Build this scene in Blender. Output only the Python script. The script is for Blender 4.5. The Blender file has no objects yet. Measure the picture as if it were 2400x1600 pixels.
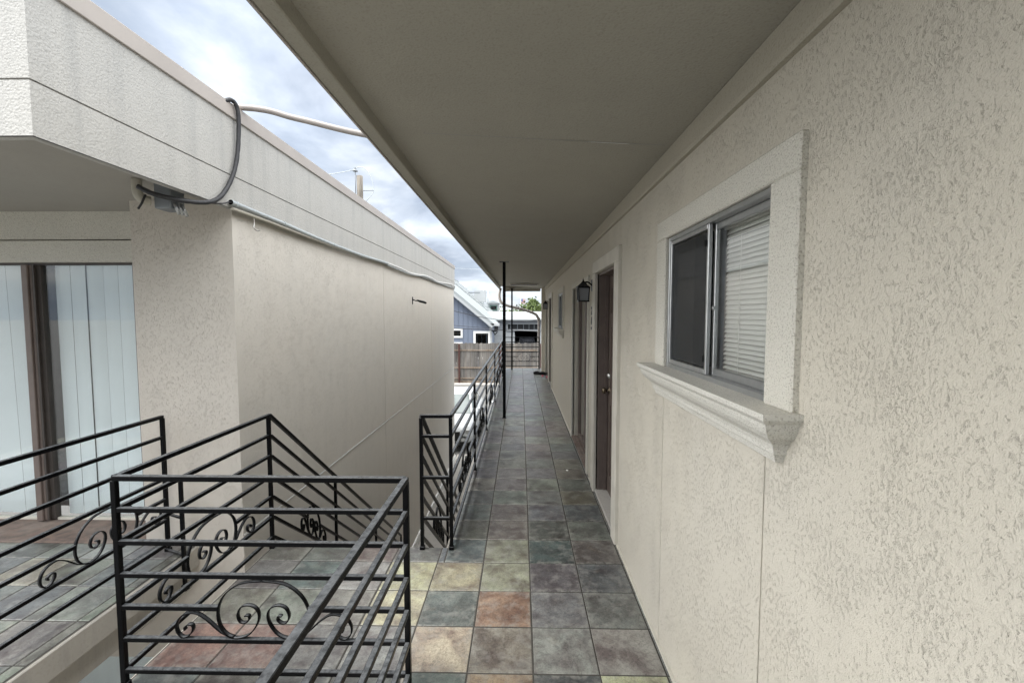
import bpy, math, random
from mathutils import Vector, noise as mnoise
R = math.radians
random.seed(7)
scene = bpy.context.scene
col = scene.collection

# ------------------------------------------------------------------ camera
cam_d = bpy.data.cameras.new("camera"); cam = bpy.data.objects.new("camera", cam_d); col.objects.link(cam)
cam.location = (0, 0, 1.671)
cam.rotation_euler = (R(90 - 3.51), 0, R(1.11))
cam_d.sensor_width = 36; cam_d.lens = 36 * 1051.5 / 2400
cam_d.clip_start = 0.05; cam_d.clip_end = 2000
scene.camera = cam

# ------------------------------------------------------------------ sky and sun
SUN_EL, SUN_AZ = R(68), R(235)          # azimuth measured clockwise from +Y
world = bpy.data.worlds.new("World"); scene.world = world; world.use_nodes = True
wn = world.node_tree.nodes; wl = world.node_tree.links; wn.clear()
wout = wn.new("ShaderNodeOutputWorld"); bg = wn.new("ShaderNodeBackground")
sky = wn.new("ShaderNodeTexSky"); sky.sky_type = 'NISHITA'; sky.sun_disc = False
sky.sun_elevation = SUN_EL; sky.sun_rotation = SUN_AZ
tc = wn.new("ShaderNodeTexCoord"); mp = wn.new("ShaderNodeMapping")
sep = wn.new("ShaderNodeSeparateXYZ"); wl.new(tc.outputs["Generated"], sep.inputs[0])
# project direction on a cloud plane
addz = wn.new("ShaderNodeMath"); addz.operation = 'ADD'; addz.inputs[1].default_value = 0.22
mx = wn.new("ShaderNodeMath"); mx.operation = 'MAXIMUM'; mx.inputs[1].default_value = 0.0
wl.new(sep.outputs[2], mx.inputs[0]); wl.new(mx.outputs[0], addz.inputs[0])
dx = wn.new("ShaderNodeMath"); dx.operation = 'DIVIDE'; dy = wn.new("ShaderNodeMath"); dy.operation = 'DIVIDE'
wl.new(sep.outputs[0], dx.inputs[0]); wl.new(addz.outputs[0], dx.inputs[1])
wl.new(sep.outputs[1], dy.inputs[0]); wl.new(addz.outputs[0], dy.inputs[1])
cmb = wn.new("ShaderNodeCombineXYZ"); wl.new(dx.outputs[0], cmb.inputs[0]); wl.new(dy.outputs[0], cmb.inputs[1])
wl.new(cmb.outputs[0], mp.inputs[0]); mp.inputs["Location"].default_value = (0.4, 0.7, 0)
n1 = wn.new("ShaderNodeTexNoise"); n1.inputs["Scale"].default_value = 1.5; n1.inputs["Detail"].default_value = 9; n1.inputs["Roughness"].default_value = 0.55; n1.inputs["Distortion"].default_value = 0.25
wl.new(mp.outputs[0], n1.inputs[0])
n2 = wn.new("ShaderNodeTexNoise"); n2.inputs["Scale"].default_value = 0.9; n2.inputs["Detail"].default_value = 4
mp2 = wn.new("ShaderNodeMapping"); mp2.inputs["Location"].default_value = (9.3, 4.0, 0); wl.new(cmb.outputs[0], mp2.inputs[0]); wl.new(mp2.outputs[0], n2.inputs[0])
rc = wn.new("ShaderNodeValToRGB")
for i, (p_, c_) in enumerate([(0.36, (5.0, 5.9, 7.4)), (0.50, (6.2, 7.2, 8.7)), (0.60, (8.6, 9.4, 10.4)), (0.69, (13.6, 13.6, 13.6))]):
    e = rc.color_ramp.elements[i] if i < 2 else rc.color_ramp.elements.new(p_)
    e.position = p_; e.color = (c_[0]/14, c_[1]/14, c_[2]/14, 1)
wl.new(n1.outputs["Fac"], rc.inputs[0])
cm = wn.new("ShaderNodeVectorMath"); cm.operation = 'SCALE'; cm.inputs["Scale"].default_value = 2.3
wl.new(rc.outputs[0], cm.inputs[0])
mixc = wn.new("ShaderNodeMix"); mixc.data_type = 'RGBA'
mr = wn.new("ShaderNodeMapRange"); mr.inputs[1].default_value = 0.3; mr.inputs[2].default_value = 0.55; mr.inputs[3].default_value = 0.72; mr.inputs[4].default_value = 1.0
wl.new(n2.outputs["Fac"], mr.inputs[0]); wl.new(mr.outputs[0], mixc.inputs[0])
skd = wn.new("ShaderNodeVectorMath"); skd.operation = 'SCALE'; skd.inputs["Scale"].default_value = 0.42; wl.new(sky.outputs[0], skd.inputs[0]); wl.new(skd.outputs[0], mixc.inputs[6]); wl.new(cm.outputs[0], mixc.inputs[7])
# bright sky patches outside the view, added to light the walls
nrmv = wn.new("ShaderNodeVectorMath"); nrmv.operation = 'NORMALIZE'; wl.new(tc.outputs["Generated"], nrmv.inputs[0])
prev = mixc.outputs[2]
for az_, el_, lo_, amp in ((R(125), R(64), 0.35, 7.5), (R(263), R(30), 0.72, 11.0)):
    dotn = wn.new("ShaderNodeVectorMath"); dotn.operation = 'DOT_PRODUCT'; wl.new(nrmv.outputs[0], dotn.inputs[0])
    dotn.inputs[1].default_value = (math.sin(az_)*math.cos(el_), math.cos(az_)*math.cos(el_), math.sin(el_))
    lobe = wn.new("ShaderNodeMapRange"); lobe.interpolation_type = 'SMOOTHSTEP'; lobe.inputs[1].default_value = lo_; lobe.inputs[2].default_value = 1.0; lobe.inputs[3].default_value = 0.0; lobe.inputs[4].default_value = amp
    wl.new(dotn.outputs["Value"], lobe.inputs[0])
    gl_ = wn.new("ShaderNodeVectorMath"); gl_.operation = 'SCALE'; gl_.inputs[0].default_value = (1.0, 0.985, 0.955); wl.new(lobe.outputs[0], gl_.inputs["Scale"])
    ad_ = wn.new("ShaderNodeVectorMath"); ad_.operation = 'ADD'; wl.new(prev, ad_.inputs[0]); wl.new(gl_.outputs[0], ad_.inputs[1]); prev = ad_.outputs[0]
# thin bright gaps in the cloud layer, broken up by the cloud noise
for dv, lo_, amp in (((-0.41, 0.80, 0.43), 0.972, 0.9), ((-0.22, 0.96, 0.14), 0.975, 0.7), ((0.05, 0.99, 0.04), 0.97, 0.8)):
    dotn = wn.new("ShaderNodeVectorMath"); dotn.operation = 'DOT_PRODUCT'; wl.new(nrmv.outputs[0], dotn.inputs[0]); dotn.inputs[1].default_value = Vector(dv).normalized()
    lobe = wn.new("ShaderNodeMapRange"); lobe.interpolation_type = 'SMOOTHSTEP'; lobe.inputs[1].default_value = lo_; lobe.inputs[2].default_value = 1.0; lobe.inputs[3].default_value = 0.0; lobe.inputs[4].default_value = amp
    wl.new(dotn.outputs["Value"], lobe.inputs[0])
    nr2 = wn.new("ShaderNodeMapRange"); nr2.inputs[1].default_value = 0.36; nr2.inputs[2].default_value = 0.60; nr2.inputs[3].default_value = 0.15; nr2.inputs[4].default_value = 1.0; wl.new(n1.outputs["Fac"], nr2.inputs[0])
    pm_ = wn.new("ShaderNodeMath"); pm_.operation = 'MULTIPLY'; wl.new(lobe.outputs[0], pm_.inputs[0]); wl.new(nr2.outputs[0], pm_.inputs[1])
    gl_ = wn.new("ShaderNodeVectorMath"); gl_.operation = 'SCALE'; gl_.inputs[0].default_value = (1.0, 1.0, 1.0); wl.new(pm_.outputs[0], gl_.inputs["Scale"])
    ad_ = wn.new("ShaderNodeVectorMath"); ad_.operation = 'ADD'; wl.new(prev, ad_.inputs[0]); wl.new(gl_.outputs[0], ad_.inputs[1]); prev = ad_.outputs[0]
wl.new(prev, bg.inputs[0]); bg.inputs[1].default_value = 0.10
wl.new(bg.outputs[0], wout.inputs[0])

sun_d = bpy.data.lights.new("sun", 'SUN'); sun_d.energy = 0.8; sun_d.angle = R(30); sun_d.color = (1.0, 0.96, 0.9)
sun = bpy.data.objects.new("sun", sun_d); col.objects.link(sun)
sd = Vector((math.sin(SUN_AZ)*math.cos(SUN_EL), math.cos(SUN_AZ)*math.cos(SUN_EL), math.sin(SUN_EL)))
sun.rotation_euler = sd.to_track_quat('Z', 'Y').to_euler()

scene.view_settings.view_transform = 'Standard'; scene.view_settings.look = 'None'
scene.view_settings.exposure = 2.42; scene.view_settings.gamma = 1.0
scene.view_settings.use_curve_mapping = False
scene.render.engine = 'CYCLES'
scene.cycles.max_bounces = 10; scene.cycles.diffuse_bounces = 6; scene.cycles.transparent_max_bounces = 12

# ------------------------------------------------------------------ materials
class NT:
    def __init__(s, name, rough=0.6, spec=0.5, metal=0.0):
        s.m = bpy.data.materials.new(name); s.m.use_nodes = True
        s.n = s.m.node_tree.nodes; s.l = s.m.node_tree.links
        s.b = s.n["Principled BSDF"]; s.b.inputs["Roughness"].default_value = rough
        s.b.inputs["Specular IOR Level"].default_value = spec; s.b.inputs["Metallic"].default_value = metal
        s.tc = s.n.new("ShaderNodeTexCoord"); s.vec = s.tc.outputs["Object"]
    def map(s, scale=(1,1,1), loc=(0,0,0), src=None):
        m = s.n.new("ShaderNodeMapping"); m.inputs["Scale"].default_value = scale; m.inputs["Location"].default_value = loc
        s.l.new(src or s.vec, m.inputs[0]); return m.outputs[0]
    def noise(s, scale, detail=4, rough=0.5, dist=0.0, vec=None):
        t = s.n.new("ShaderNodeTexNoise"); t.inputs["Scale"].default_value = scale; t.inputs["Detail"].default_value = detail
        t.inputs["Roughness"].default_value = rough; t.inputs["Distortion"].default_value = dist
        s.l.new(vec or s.vec, t.inputs[0]); return t.outputs["Fac"]
    def voro(s, scale, vec=None, feat='F1'):
        t = s.n.new("ShaderNodeTexVoronoi"); t.inputs["Scale"].default_value = scale; t.feature = feat
        s.l.new(vec or s.vec, t.inputs[0]); return t.outputs["Distance"]
    def ramp(s, fac, stops, interp='LINEAR'):
        t = s.n.new("ShaderNodeValToRGB"); t.color_ramp.interpolation = interp
        for i, (p_, c_) in enumerate(stops):
            e = t.color_ramp.elements[i] if i < 2 else t.color_ramp.elements.new(p_)
            e.position = p_; e.color = (*c_, 1) if len(c_) == 3 else c_
        s.l.new(fac, t.inputs[0]); return t.outputs[0]
    def math(s, op, a, b=None, c=None, clamp=False):
        t = s.n.new("ShaderNodeMath"); t.operation = op; t.use_clamp = clamp
        for i, v in enumerate((a, b, c)):
            if v is None: continue
            if isinstance(v, (int, float)): t.inputs[i].default_value = v
            else: s.l.new(v, t.inputs[i])
        return t.outputs[0]
    def mix(s, fac, a, b, mode='MIX'):
        t = s.n.new("ShaderNodeMix"); t.data_type = 'RGBA'; t.blend_type = mode
        for i, v in ((0, fac), (6, a), (7, b)):
            if isinstance(v, (int, float)): t.inputs[i].default_value = v
            elif isinstance(v, tuple): t.inputs[i].default_value = (*v, 1)
            else: s.l.new(v, t.inputs[i])
        return t.outputs[2]
    def color(s, c):
        if isinstance(c, tuple): s.b.inputs["Base Color"].default_value = (*c, 1)
        else: s.l.new(c, s.b.inputs["Base Color"])
    def bump(s, h, strength=0.5, dist=0.01, prev=None):
        t = s.n.new("ShaderNodeBump"); t.inputs["Strength"].default_value = strength; t.inputs["Distance"].default_value = dist
        s.l.new(h, t.inputs["Height"])
        if prev: s.l.new(prev, t.inputs["Normal"])
        return t.outputs[0]
    def nrm(s, n): s.l.new(n, s.b.inputs["Normal"])

def worm_stucco(name, c, c2, horiz_axis, pk=.6, dark=.10):
    """knock-down stucco: flat skin broken by short worm-like scratches, denser in patches"""
    t = NT(name, 0.85, 0.25)
    s1 = (1, 0.62, 0.38) if horiz_axis == 'y' else (0.62, 1, 0.38)
    v = t.map(s1)
    warp = t.noise(9, 3)
    a = t.noise(215, 1.0, 0.4, 2.2, v)
    rid = t.math('ABSOLUTE', t.math('SUBTRACT', a, 0.5))
    line = t.math('SUBTRACT', 1.0, t.math('DIVIDE', rid, 0.045), clamp=True)
    seg = t.noise(120, 2, 0.5, 0.3, t.map((1, 1, .6), (4, 2, 1)))
    patch = t.noise(5.5, 3, 0.6)
    segm = t.math('MULTIPLY', t.math('SUBTRACT', t.math('ADD', seg, t.math('MULTIPLY', t.math('SUBTRACT', patch, 0.5), pk)), 0.5), 9.0, clamp=True)
    pit = t.math('MULTIPLY', line, segm, clamp=True)
    fine = t.noise(240, 3, 0.6)
    big = t.noise(0.9, 4, 0.6)
    mid = t.noise(3.2, 4, 0.6)
    base = t.mix(t.ramp(big, [(0.3, (0,0,0)), (0.7, (1,1,1))]), c, c2)
    base = t.mix(t.math('MULTIPLY', mid, 0.12), base, (c[0]*.78, c[1]*.80, c[2]*.84))
    base = t.mix(t.math('MULTIPLY', pit, dark), base, (c[0]*.34, c[1]*.31, c[2]*.26))
    drip = t.noise(7, 4, 0.6, 0, t.map((1, 1, .06)))
    base = t.mix(t.math('MULTIPLY', t.ramp(drip, [(0.52, (0,0,0)), (0.75, (1,1,1))]), 0.10), base, (c[0]*.55, c[1]*.56, c[2]*.58))
    t.color(base)
    grain = t.noise(600, 2, 0.6)
    h = t.math('ADD', t.math('MULTIPLY', pit, -1.0), t.math('ADD', t.math('MULTIPLY', fine, 0.45), t.math('ADD', t.math('MULTIPLY', grain, 0.15), t.math('MULTIPLY', a, 0.55))))
    t.nrm(t.bump(h, 0.72, 0.0038))
    return t.m

def sand_stucco(name, c, grain=170, spk=0.35, bump=0.6, dist=.003, streak=0.0, cells=True):
    t = NT(name, 0.88, 0.2)
    f = t.noise(grain, 3, 0.6)
    g = t.voro(grain * .8) if cells else t.noise(grain*.5, 2)
    big = t.noise(1.1, 4, 0.6); mid = t.noise(4.5, 4, 0.65)
    base = t.mix(t.math('MULTIPLY', t.ramp(mid, [(0.35, (0,0,0)), (0.72, (1,1,1))]), 0.25), c, (c[0]*.8, c[1]*.81, c[2]*.83))
    base = t.mix(t.math('MULTIPLY', t.ramp(big, [(0.35, (0,0,0)), (0.7, (1,1,1))]), 0.3), base, (c[0]*.88, c[1]*.87, c[2]*.84))
    spec = t.ramp(f, [(0.36, (1,1,1)), (0.47, (0,0,0))])
    base = t.mix(t.math('MULTIPLY', spec, spk), base, (c[0]*.42, c[1]*.40, c[2]*.37))
    if streak > 0:
        st = t.noise(9, 4, 0.6, 0, t.map((1, 1, .05)))
        base = t.mix(t.math('MULTIPLY', t.ramp(st, [(0.48, (0,0,0)), (0.72, (1,1,1))]), streak), base, (c[0]*.55, c[1]*.57, c[2]*.6))
    t.color(base)
    t.nrm(t.bump(t.math('ADD', f, t.math('MULTIPLY', g, 0.6)), bump, dist))
    return t.m

def plain(name, c, rough=0.5, spec=0.5, metal=0.0, var=0.15, scale=12, bump=0.0, emis=None):
    t = NT(name, rough, spec, metal)
    n_ = t.noise(scale, 5, 0.6)
    t.color(t.mix(t.ramp(n_, [(0.35, (0,0,0)), (0.7, (1,1,1))]), c, tuple(v*(1-var) for v in c)))
    rr = t.math('ADD', t.math('MULTIPLY', n_, 0.2), rough - 0.1, clamp=True); t.l.new(rr, t.b.inputs["Roughness"])
    if bump > 0: t.nrm(t.bump(t.noise(scale*8, 3), bump, 0.002))
    return t.m

M = {}
M['stucco_right'] = worm_stucco("stucco_right", (0.575, 0.535, 0.450), (0.565, 0.533, 0.464), 'y', .5, .07)
M['stucco_left'] = worm_stucco("stucco_left", (0.71, 0.67, 0.605), (0.69, 0.66, 0.605), 'y', .45, .13)
M['stucco_front'] = worm_stucco("stucco_front", (0.57, 0.525, 0.465), (0.56, 0.525, 0.47), 'x', .2, .06)
M['trim_stucco'] = sand_stucco("trim_stucco", (0.65, 0.63, 0.565), 190, 0.65, 0.8, .003)
M['sill_stucco'] = sand_stucco("sill_stucco", (0.66, 0.645, 0.59), 210, 0.6, 0.8, .003)
M['fascia'] = sand_stucco("fascia_stucco", (0.47, 0.465, 0.445), 120, 0.26, 0.7, .0035, streak=0.3)
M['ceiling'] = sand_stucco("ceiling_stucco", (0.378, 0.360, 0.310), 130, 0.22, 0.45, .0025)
M['cornice'] = sand_stucco("cornice_stucco", (0.44, 0.41, 0.34), 150, 0.25, 0.5, .002)
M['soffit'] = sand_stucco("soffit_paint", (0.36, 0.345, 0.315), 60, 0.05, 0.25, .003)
M['slab'] = sand_stucco("slab_paint", (0.40, 0.38, 0.345), 70, 0.12, 0.4, .002, streak=.35)
M['coping'] = plain("coping_metal", (0.42, 0.385, 0.355), 0.45, 0.4, 0.0, 0.1, 3)
M['metal_black'] = plain("black_painted_iron", (0.0030, 0.0032, 0.0036), 0.22, 0.16, 0.0, 0.3, 25, 0.12)
def mk_iron():
    t = NT("black_painted_iron", 0.24, 0.09)
    g_ = t.n.new("ShaderNodeNewGeometry"); sp = t.n.new("ShaderNodeSeparateXYZ"); t.l.new(g_.outputs["Normal"], sp.inputs[0])
    sheen_mottle = t.noise(45, 5, 0.7); up = t.math('MULTIPLY', t.math('SUBTRACT', sp.outputs[2], 0.55), 2.2, clamp=True)   # sky highlight on upward faces, painted in as a dusty pale mottle
    t.color(t.mix(t.math('MULTIPLY', up, t.math('ADD', t.math('MULTIPLY', sheen_mottle, 1.3), -0.25, None, True)), (0.0035, 0.0037, 0.0042), (0.17, 0.18, 0.19)))
    t.nrm(t.bump(t.noise(160, 3), 0.25, 0.0008)); return t.m
M['metal_black'] = mk_iron()
M['brown'] = plain("brown_frame_paint", (0.165, 0.130, 0.114), 0.5, 0.4, 0, 0.2, 8)
M['brown_dark'] = plain("dark_bronze_frame", (0.060, 0.050, 0.044), 0.5, 0.4, 0, 0.2, 8)
M['door'] = plain("door_brown", (0.14, 0.108, 0.092), 0.5, 0.4, 0, 0.15, 4)
M['rubber'] = plain("dark_gap", (0.01, 0.01, 0.01), 0.8, 0.2)
M['cream'] = plain("cream_trim_paint", (0.60, 0.57, 0.50), 0.5, 0.4, 0, 0.12, 6)
M['alu'] = plain("grey_aluminium", (0.42, 0.43, 0.43), 0.35, 0.5, 0.7, 0.15, 20)
M['galv'] = plain("galvanised_steel", (0.50, 0.54, 0.55), 0.4, 0.5, 0.3, 0.2, 30)
M['white'] = plain("white_paint", (0.78, 0.78, 0.76), 0.45, 0.4, 0, 0.08, 4)
M['pvc'] = plain("pale_pipe_plastic", (0.34, 0.31, 0.29), 0.45, 0.4, 0, 0.08, 5)
M['cable'] = plain("black_cable_wrap", (0.035, 0.036, 0.04), 0.5, 0.4, 0, 0.3, 60, 0.4)
M['blind'] = plain("white_blind", (0.80, 0.80, 0.76), 0.5, 0.3, 0, 0.06, 2)
M['vane'] = plain("pale_blue_vane", (0.84, 0.91, 0.92), 0.55, 0.3, 0, 0.05, 2)
M['dark_room'] = plain("dark_room", (0.02, 0.022, 0.024), 0.8, 0.2)
M['brass'] = plain("dark_brass", (0.20, 0.16, 0.11), 0.25, 0.5, 0.9, 0.2, 30)
M['chrome'] = plain("worn_chrome", (0.6, 0.6, 0.58), 0.2, 0.5, 0.9, 0.1, 30)
M['plastic_grey'] = plain("grey_plastic_box", (0.22, 0.24, 0.26), 0.5, 0.4)
M['beige_plastic'] = plain("beige_plastic", (0.42, 0.40, 0.34), 0.5, 0.4)
M['concrete'] = sand_stucco("concrete", (0.42, 0.40, 0.37), 40, 0.15, 0.4, .002, streak=.2)
M['paint_white_car'] = plain("white_car_paint", (0.52, 0.54, 0.55), 0.18, 0.6, 0, 0.03, 2)
M['paint_silver'] = plain("silver_car_paint", (0.42, 0.44, 0.46), 0.22, 0.6, 0.5, 0.05, 2)
M['paint_black'] = plain("black_car_paint", (0.012, 0.013, 0.016), 0.15, 0.6)
M['tyre'] = plain("tyre_rubber", (0.02, 0.02, 0.02), 0.8, 0.2)
M['fab_black'] = plain("black_fabric", (0.012, 0.012, 0.013), 0.8, 0.2)
M['pink'] = plain("pink_strap", (0.55, 0.16, 0.20), 0.6, 0.3)
M['rust'] = plain("rust_red_steel", (0.085, 0.040, 0.034), 0.6, 0.3, 0.2, 0.35, 9)
M['siding_white'] = plain("white_siding", (0.40, 0.42, 0.43), 0.6, 0.3, 0, 0.08, 2)
M['siding_grey'] = plain("grey_siding", (0.30, 0.315, 0.34), 0.6, 0.3, 0, 0.1, 2)
M['roof_white'] = plain("white_metal_roof", (0.30, 0.325, 0.33), 0.5, 0.3, 0.0, 0.1, 1.5)
M['green_frame'] = plain("green_window_frame", (0.07, 0.13, 0.11), 0.5, 0.4)
M['bark'] = plain("bark", (0.10, 0.08, 0.06), 0.9, 0.1, 0, 0.4, 12)
M['flag_red'] = plain("flag_red", (0.6, 0.25, 0.25), 0.7, 0.2); M['flag_blue'] = plain("flag_blue", (0.15, 0.18, 0.35), 0.7, 0.2); M['flag_white'] = plain("flag_white", (0.8, 0.8, 0.8), 0.7, 0.2)

def mk_glass(name, tint=(1,1,1), refl=1.0):
    m = bpy.data.materials.new(name); m.use_nodes = True; n = m.node_tree.nodes; l = m.node_tree.links; n.clear()
    o = n.new("ShaderNodeOutputMaterial"); mx_ = n.new("ShaderNodeMixShader"); tr = n.new("ShaderNodeBsdfTransparent"); gl = n.new("ShaderNodeBsdfGlossy")
    geo = n.new("ShaderNodeNewGeometry"); dt = n.new("ShaderNodeVectorMath"); dt.operation = 'DOT_PRODUCT'
    l.new(geo.outputs["Normal"], dt.inputs[0]); l.new(geo.outputs["Incoming"], dt.inputs[1])
    def mth(op, a, b=None):
        q = n.new("ShaderNodeMath"); q.operation = op
        for i, v in enumerate((a, b)):
            if v is None: continue
            if isinstance(v, (int, float)): q.inputs[i].default_value = v
            else: l.new(v, q.inputs[i])
        return q
    ab = mth('ABSOLUTE', dt.outputs["Value"]); om = mth('SUBTRACT', 1.0, ab.outputs[0]); p5 = mth('POWER', om.outputs[0], 5.0); sc_ = mth('MULTIPLY', p5.outputs[0], 0.96)
    fr = mth('ADD', sc_.outputs[0], 0.04)
    mu = n.new("ShaderNodeMath"); mu.operation = 'MULTIPLY'; mu.inputs[1].default_value = refl; mu.use_clamp = True
    tr.inputs[0].default_value = (*tint, 1); gl.inputs["Roughness"].default_value = 0.012
    tcn = n.new("ShaderNodeTexCoord"); nz = n.new("ShaderNodeTexNoise"); nz.inputs["Scale"].default_value = 3.0; bp = n.new("ShaderNodeBump"); bp.inputs["Strength"].default_value = 0.02
    l.new(tcn.outputs["Object"], nz.inputs[0]); l.new(nz.outputs["Fac"], bp.inputs["Height"]); l.new(bp.outputs[0], gl.inputs["Normal"])
    l.new(fr.outputs[0], mu.inputs[0]); l.new(mu.outputs[0], mx_.inputs[0]); l.new(tr.outputs[0], mx_.inputs[1]); l.new(gl.outputs[0], mx_.inputs[2]); l.new(mx_.outputs[0], o.inputs[0])
    return m
M['glass'] = mk_glass("window_glass", (0.97, 0.98, 0.98), 2.4)
M['glass_dark'] = mk_glass("tinted_glass", (0.16, 0.18, 0.18), 1.3)
def mk_screen():
    m = bpy.data.materials.new("insect_screen"); m.use_nodes = True; n = m.node_tree.nodes; l = m.node_tree.links
    b = n["Principled BSDF"]; b.inputs["Base Color"].default_value = (0.022, 0.025, 0.028, 1); b.inputs["Roughness"].default_value = 0.6
    o = n["Material Output"]; mx_ = n.new("ShaderNodeMixShader"); tr = n.new("ShaderNodeBsdfTransparent"); mx_.inputs[0].default_value = 0.5
    l.new(tr.outputs[0], mx_.inputs[1]); l.new(b.outputs[0], mx_.inputs[2]); l.new(mx_.outputs[0], o.inputs[0]); return m
M['screen'] = mk_screen()
def mk_frost():
    t = NT("frosted_lamp_glass", 0.25, 0.5); t.color((0.30, 0.31, 0.33)); t.b.inputs["Transmission Weight"].default_value = 0.35; return t.m
M['frost'] = mk_frost()

def mk_slate():
    t = NT("slate_tile", 0.5, 0.65)
    at = t.n.new("ShaderNodeAttribute"); at.attribute_name = "tilecol"
    ar = t.n.new("ShaderNodeAttribute"); ar.attribute_name = "tilernd"
    sc = t.n.new("ShaderNodeVectorMath"); sc.operation = 'SCALE'; sc.inputs["Scale"].default_value = 37.0; t.l.new(ar.outputs["Color"], sc.inputs[0])
    ad = t.n.new("ShaderNodeVectorMath"); ad.operation = 'ADD'; t.l.new(t.vec, ad.inputs[0]); t.l.new(sc.outputs[0], ad.inputs[1])
    v = ad.outputs[0]
    big = t.noise(6, 6, 0.62, 0.6, v); mid = t.noise(24, 8, 0.75, 0.6, v); fine = t.noise(120, 4, 0.6, 0, v)
    lay = t.noise(4.5, 7, 0.6, 1.2, v)
    cleft = t.math('FRACT', t.math('MULTIPLY', lay, 9.0))          # terraced cleavage layers
    edge = t.ramp(cleft, [(0.0, (1,1,1)), (0.07, (0,0,0)), (1.0, (0,0,0))])
    base = at.outputs["Color"]
    base = t.mix(t.ramp(big, [(0.36, (0,0,0)), (0.64, (1,1,1))]), t.mix(1.0, base, (0.62, 0.52, 0.53), 'MULTIPLY'), t.mix(1.0, base, (1.5, 1.48, 1.42), 'MULTIPLY'))
    base = t.mix(t.math('MULTIPLY', t.ramp(mid, [(0.5, (0,0,0)), (0.68, (1,1,1))]), 0.38), base, t.mix(0.5, base, (0.36, 0.35, 0.31)))
    stp = t.math('FRACT', t.math('MULTIPLY', t.math('FLOOR', t.math('MULTIPLY', lay, 8.0)), 0.37))      # crisp cleavage plates
    base = t.mix(t.math('MULTIPLY', stp, 0.55), base, t.mix(1.0, base, (0.58, 0.59, 0.62), 'MULTIPLY'))
    warm = t.noise(9, 4, 0.6, 0.5, t.map((1,1,1), (5, 9, 2), v))
    base = t.mix(t.math('MULTIPLY', t.ramp(warm, [(0.58, (0,0,0)), (0.72, (1,1,1))]), 0.22), base, (0.19, 0.15, 0.10))
    base = t.mix(t.math('MULTIPLY', t.ramp(fine, [(0.35, (1,1,1)), (0.47, (0,0,0))]), 0.35), base, t.mix(1.0, base, (0.35, 0.35, 0.36), 'MULTIPLY'))
    base = t.mix(t.math('MULTIPLY', edge, 0.55), base, t.mix(1.0, base, (0.4, 0.4, 0.4), 'MULTIPLY'))
    grit = t.noise(70, 6, 0.8, 0.8, v)
    base = t.mix(t.math('MULTIPLY', t.ramp(grit, [(0.42, (1,1,1)), (0.52, (0,0,0))]), 0.45), base, t.mix(1.0, base, (0.30, 0.30, 0.31), 'MULTIPLY'))
    crk = t.math('ABSOLUTE', t.math('SUBTRACT', t.noise(3.2, 8, 0.7, 0.9, v), 0.5))
    base = t.mix(t.math('MULTIPLY', t.math('SUBTRACT', 1.0, t.math('DIVIDE', crk, 0.006), clamp=True), 0.6), base, (0.03, 0.03, 0.03))
    # pale dusty bloom
    dust = t.noise(13, 5, 0.7, 0.3, t.map((1,1,1), (1, 3, 7), v))
    base = t.mix(t.math('MULTIPLY', t.ramp(dust, [(0.50, (0,0,0)), (0.66, (1,1,1))]), 0.34), base, (0.30, 0.30, 0.28))
    # pale worn rims round every tile, following the 0.31 m grid
    sx = t.n.new("ShaderNodeSeparateXYZ"); t.l.new(t.vec, sx.inputs[0])
    def rim(o, g): 
        f = t.math('FRACT', t.math('ADD', t.math('DIVIDE', t.math('SUBTRACT', o, g), 0.31), 100.0)); return t.math('MINIMUM', f, t.math('SUBTRACT', 1.0, f))
    rd = t.math('MINIMUM', rim(sx.outputs[0], 0.061), rim(sx.outputs[1], 1.9935))
    rimf = t.math('MULTIPLY', t.math('SUBTRACT', 1.0, t.math('DIVIDE', t.math('SUBTRACT', rd, t.math('MULTIPLY', big, 0.10)), 0.07), clamp=True), t.ramp(mid, [(0.45, (0,0,0)), (0.62, (1,1,1))]))
    base = t.mix(t.math('MULTIPLY', rimf, 0.42), base, (0.30, 0.30, 0.27))
    t.color(base)
    t.b.inputs["Coat Weight"].default_value = 0.10; t.b.inputs["Coat Roughness"].default_value = 0.38
    h = t.math('ADD', t.math('MULTIPLY', t.math('FLOOR', t.math('MULTIPLY', lay, 9.0)), 0.16), t.math('ADD', t.math('MULTIPLY', mid, 0.8), t.math('MULTIPLY', fine, 0.18)))
    t.nrm(t.bump(h, 0.5, 0.003))
    rr = t.math('ADD', t.math('MULTIPLY', mid, 0.34), 0.16, clamp=True); t.l.new(rr, t.b.inputs["Roughness"])
    return t.m
M['slate'] = mk_slate()
M['grout'] = sand_stucco("grout", (0.075, 0.072, 0.066), 90, 0.3, 0.4, .002)

def mk_asphalt():
    t = NT("asphalt", 0.8, 0.3)
    a = t.noise(0.35, 5, 0.6); b_ = t.noise(60, 3)
    t.color(t.mix(t.math('MULTIPLY', b_, 0.5), t.mix(a, (0.085, 0.085, 0.083), (0.13, 0.128, 0.122)), (0.16, 0.16, 0.155)))
    t.nrm(t.bump(b_, 0.5, 0.004)); return t.m
M['asphalt'] = mk_asphalt()
def mk_wood(name, attr=True, c=(0.23, 0.21, 0.19)):
    t = NT(name, 0.85, 0.2)
    g = t.noise(14, 5, 0.65, 0.3, t.map((1, 1, .05))); s_ = t.noise(2.2, 4, 0.6, 0, t.map((1, 1, .3)))
    base = c
    if attr:
        at = t.n.new("ShaderNodeAttribute"); at.attribute_name = "tilecol"; base = at.outputs["Color"]
    b_ = t.mix(t.math('MULTIPLY', t.ramp(g, [(0.38, (1,1,1)), (0.6, (0,0,0))]), 0.6), base, (0.07, 0.065, 0.06))
    b_ = t.mix(t.math('MULTIPLY', t.ramp(s_, [(0.45, (0,0,0)), (0.75, (1,1,1))]), 0.35), b_, (0.40, 0.37, 0.33))
    t.color(b_); t.nrm(t.bump(g, 0.5, 0.006)); return t.m
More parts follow.
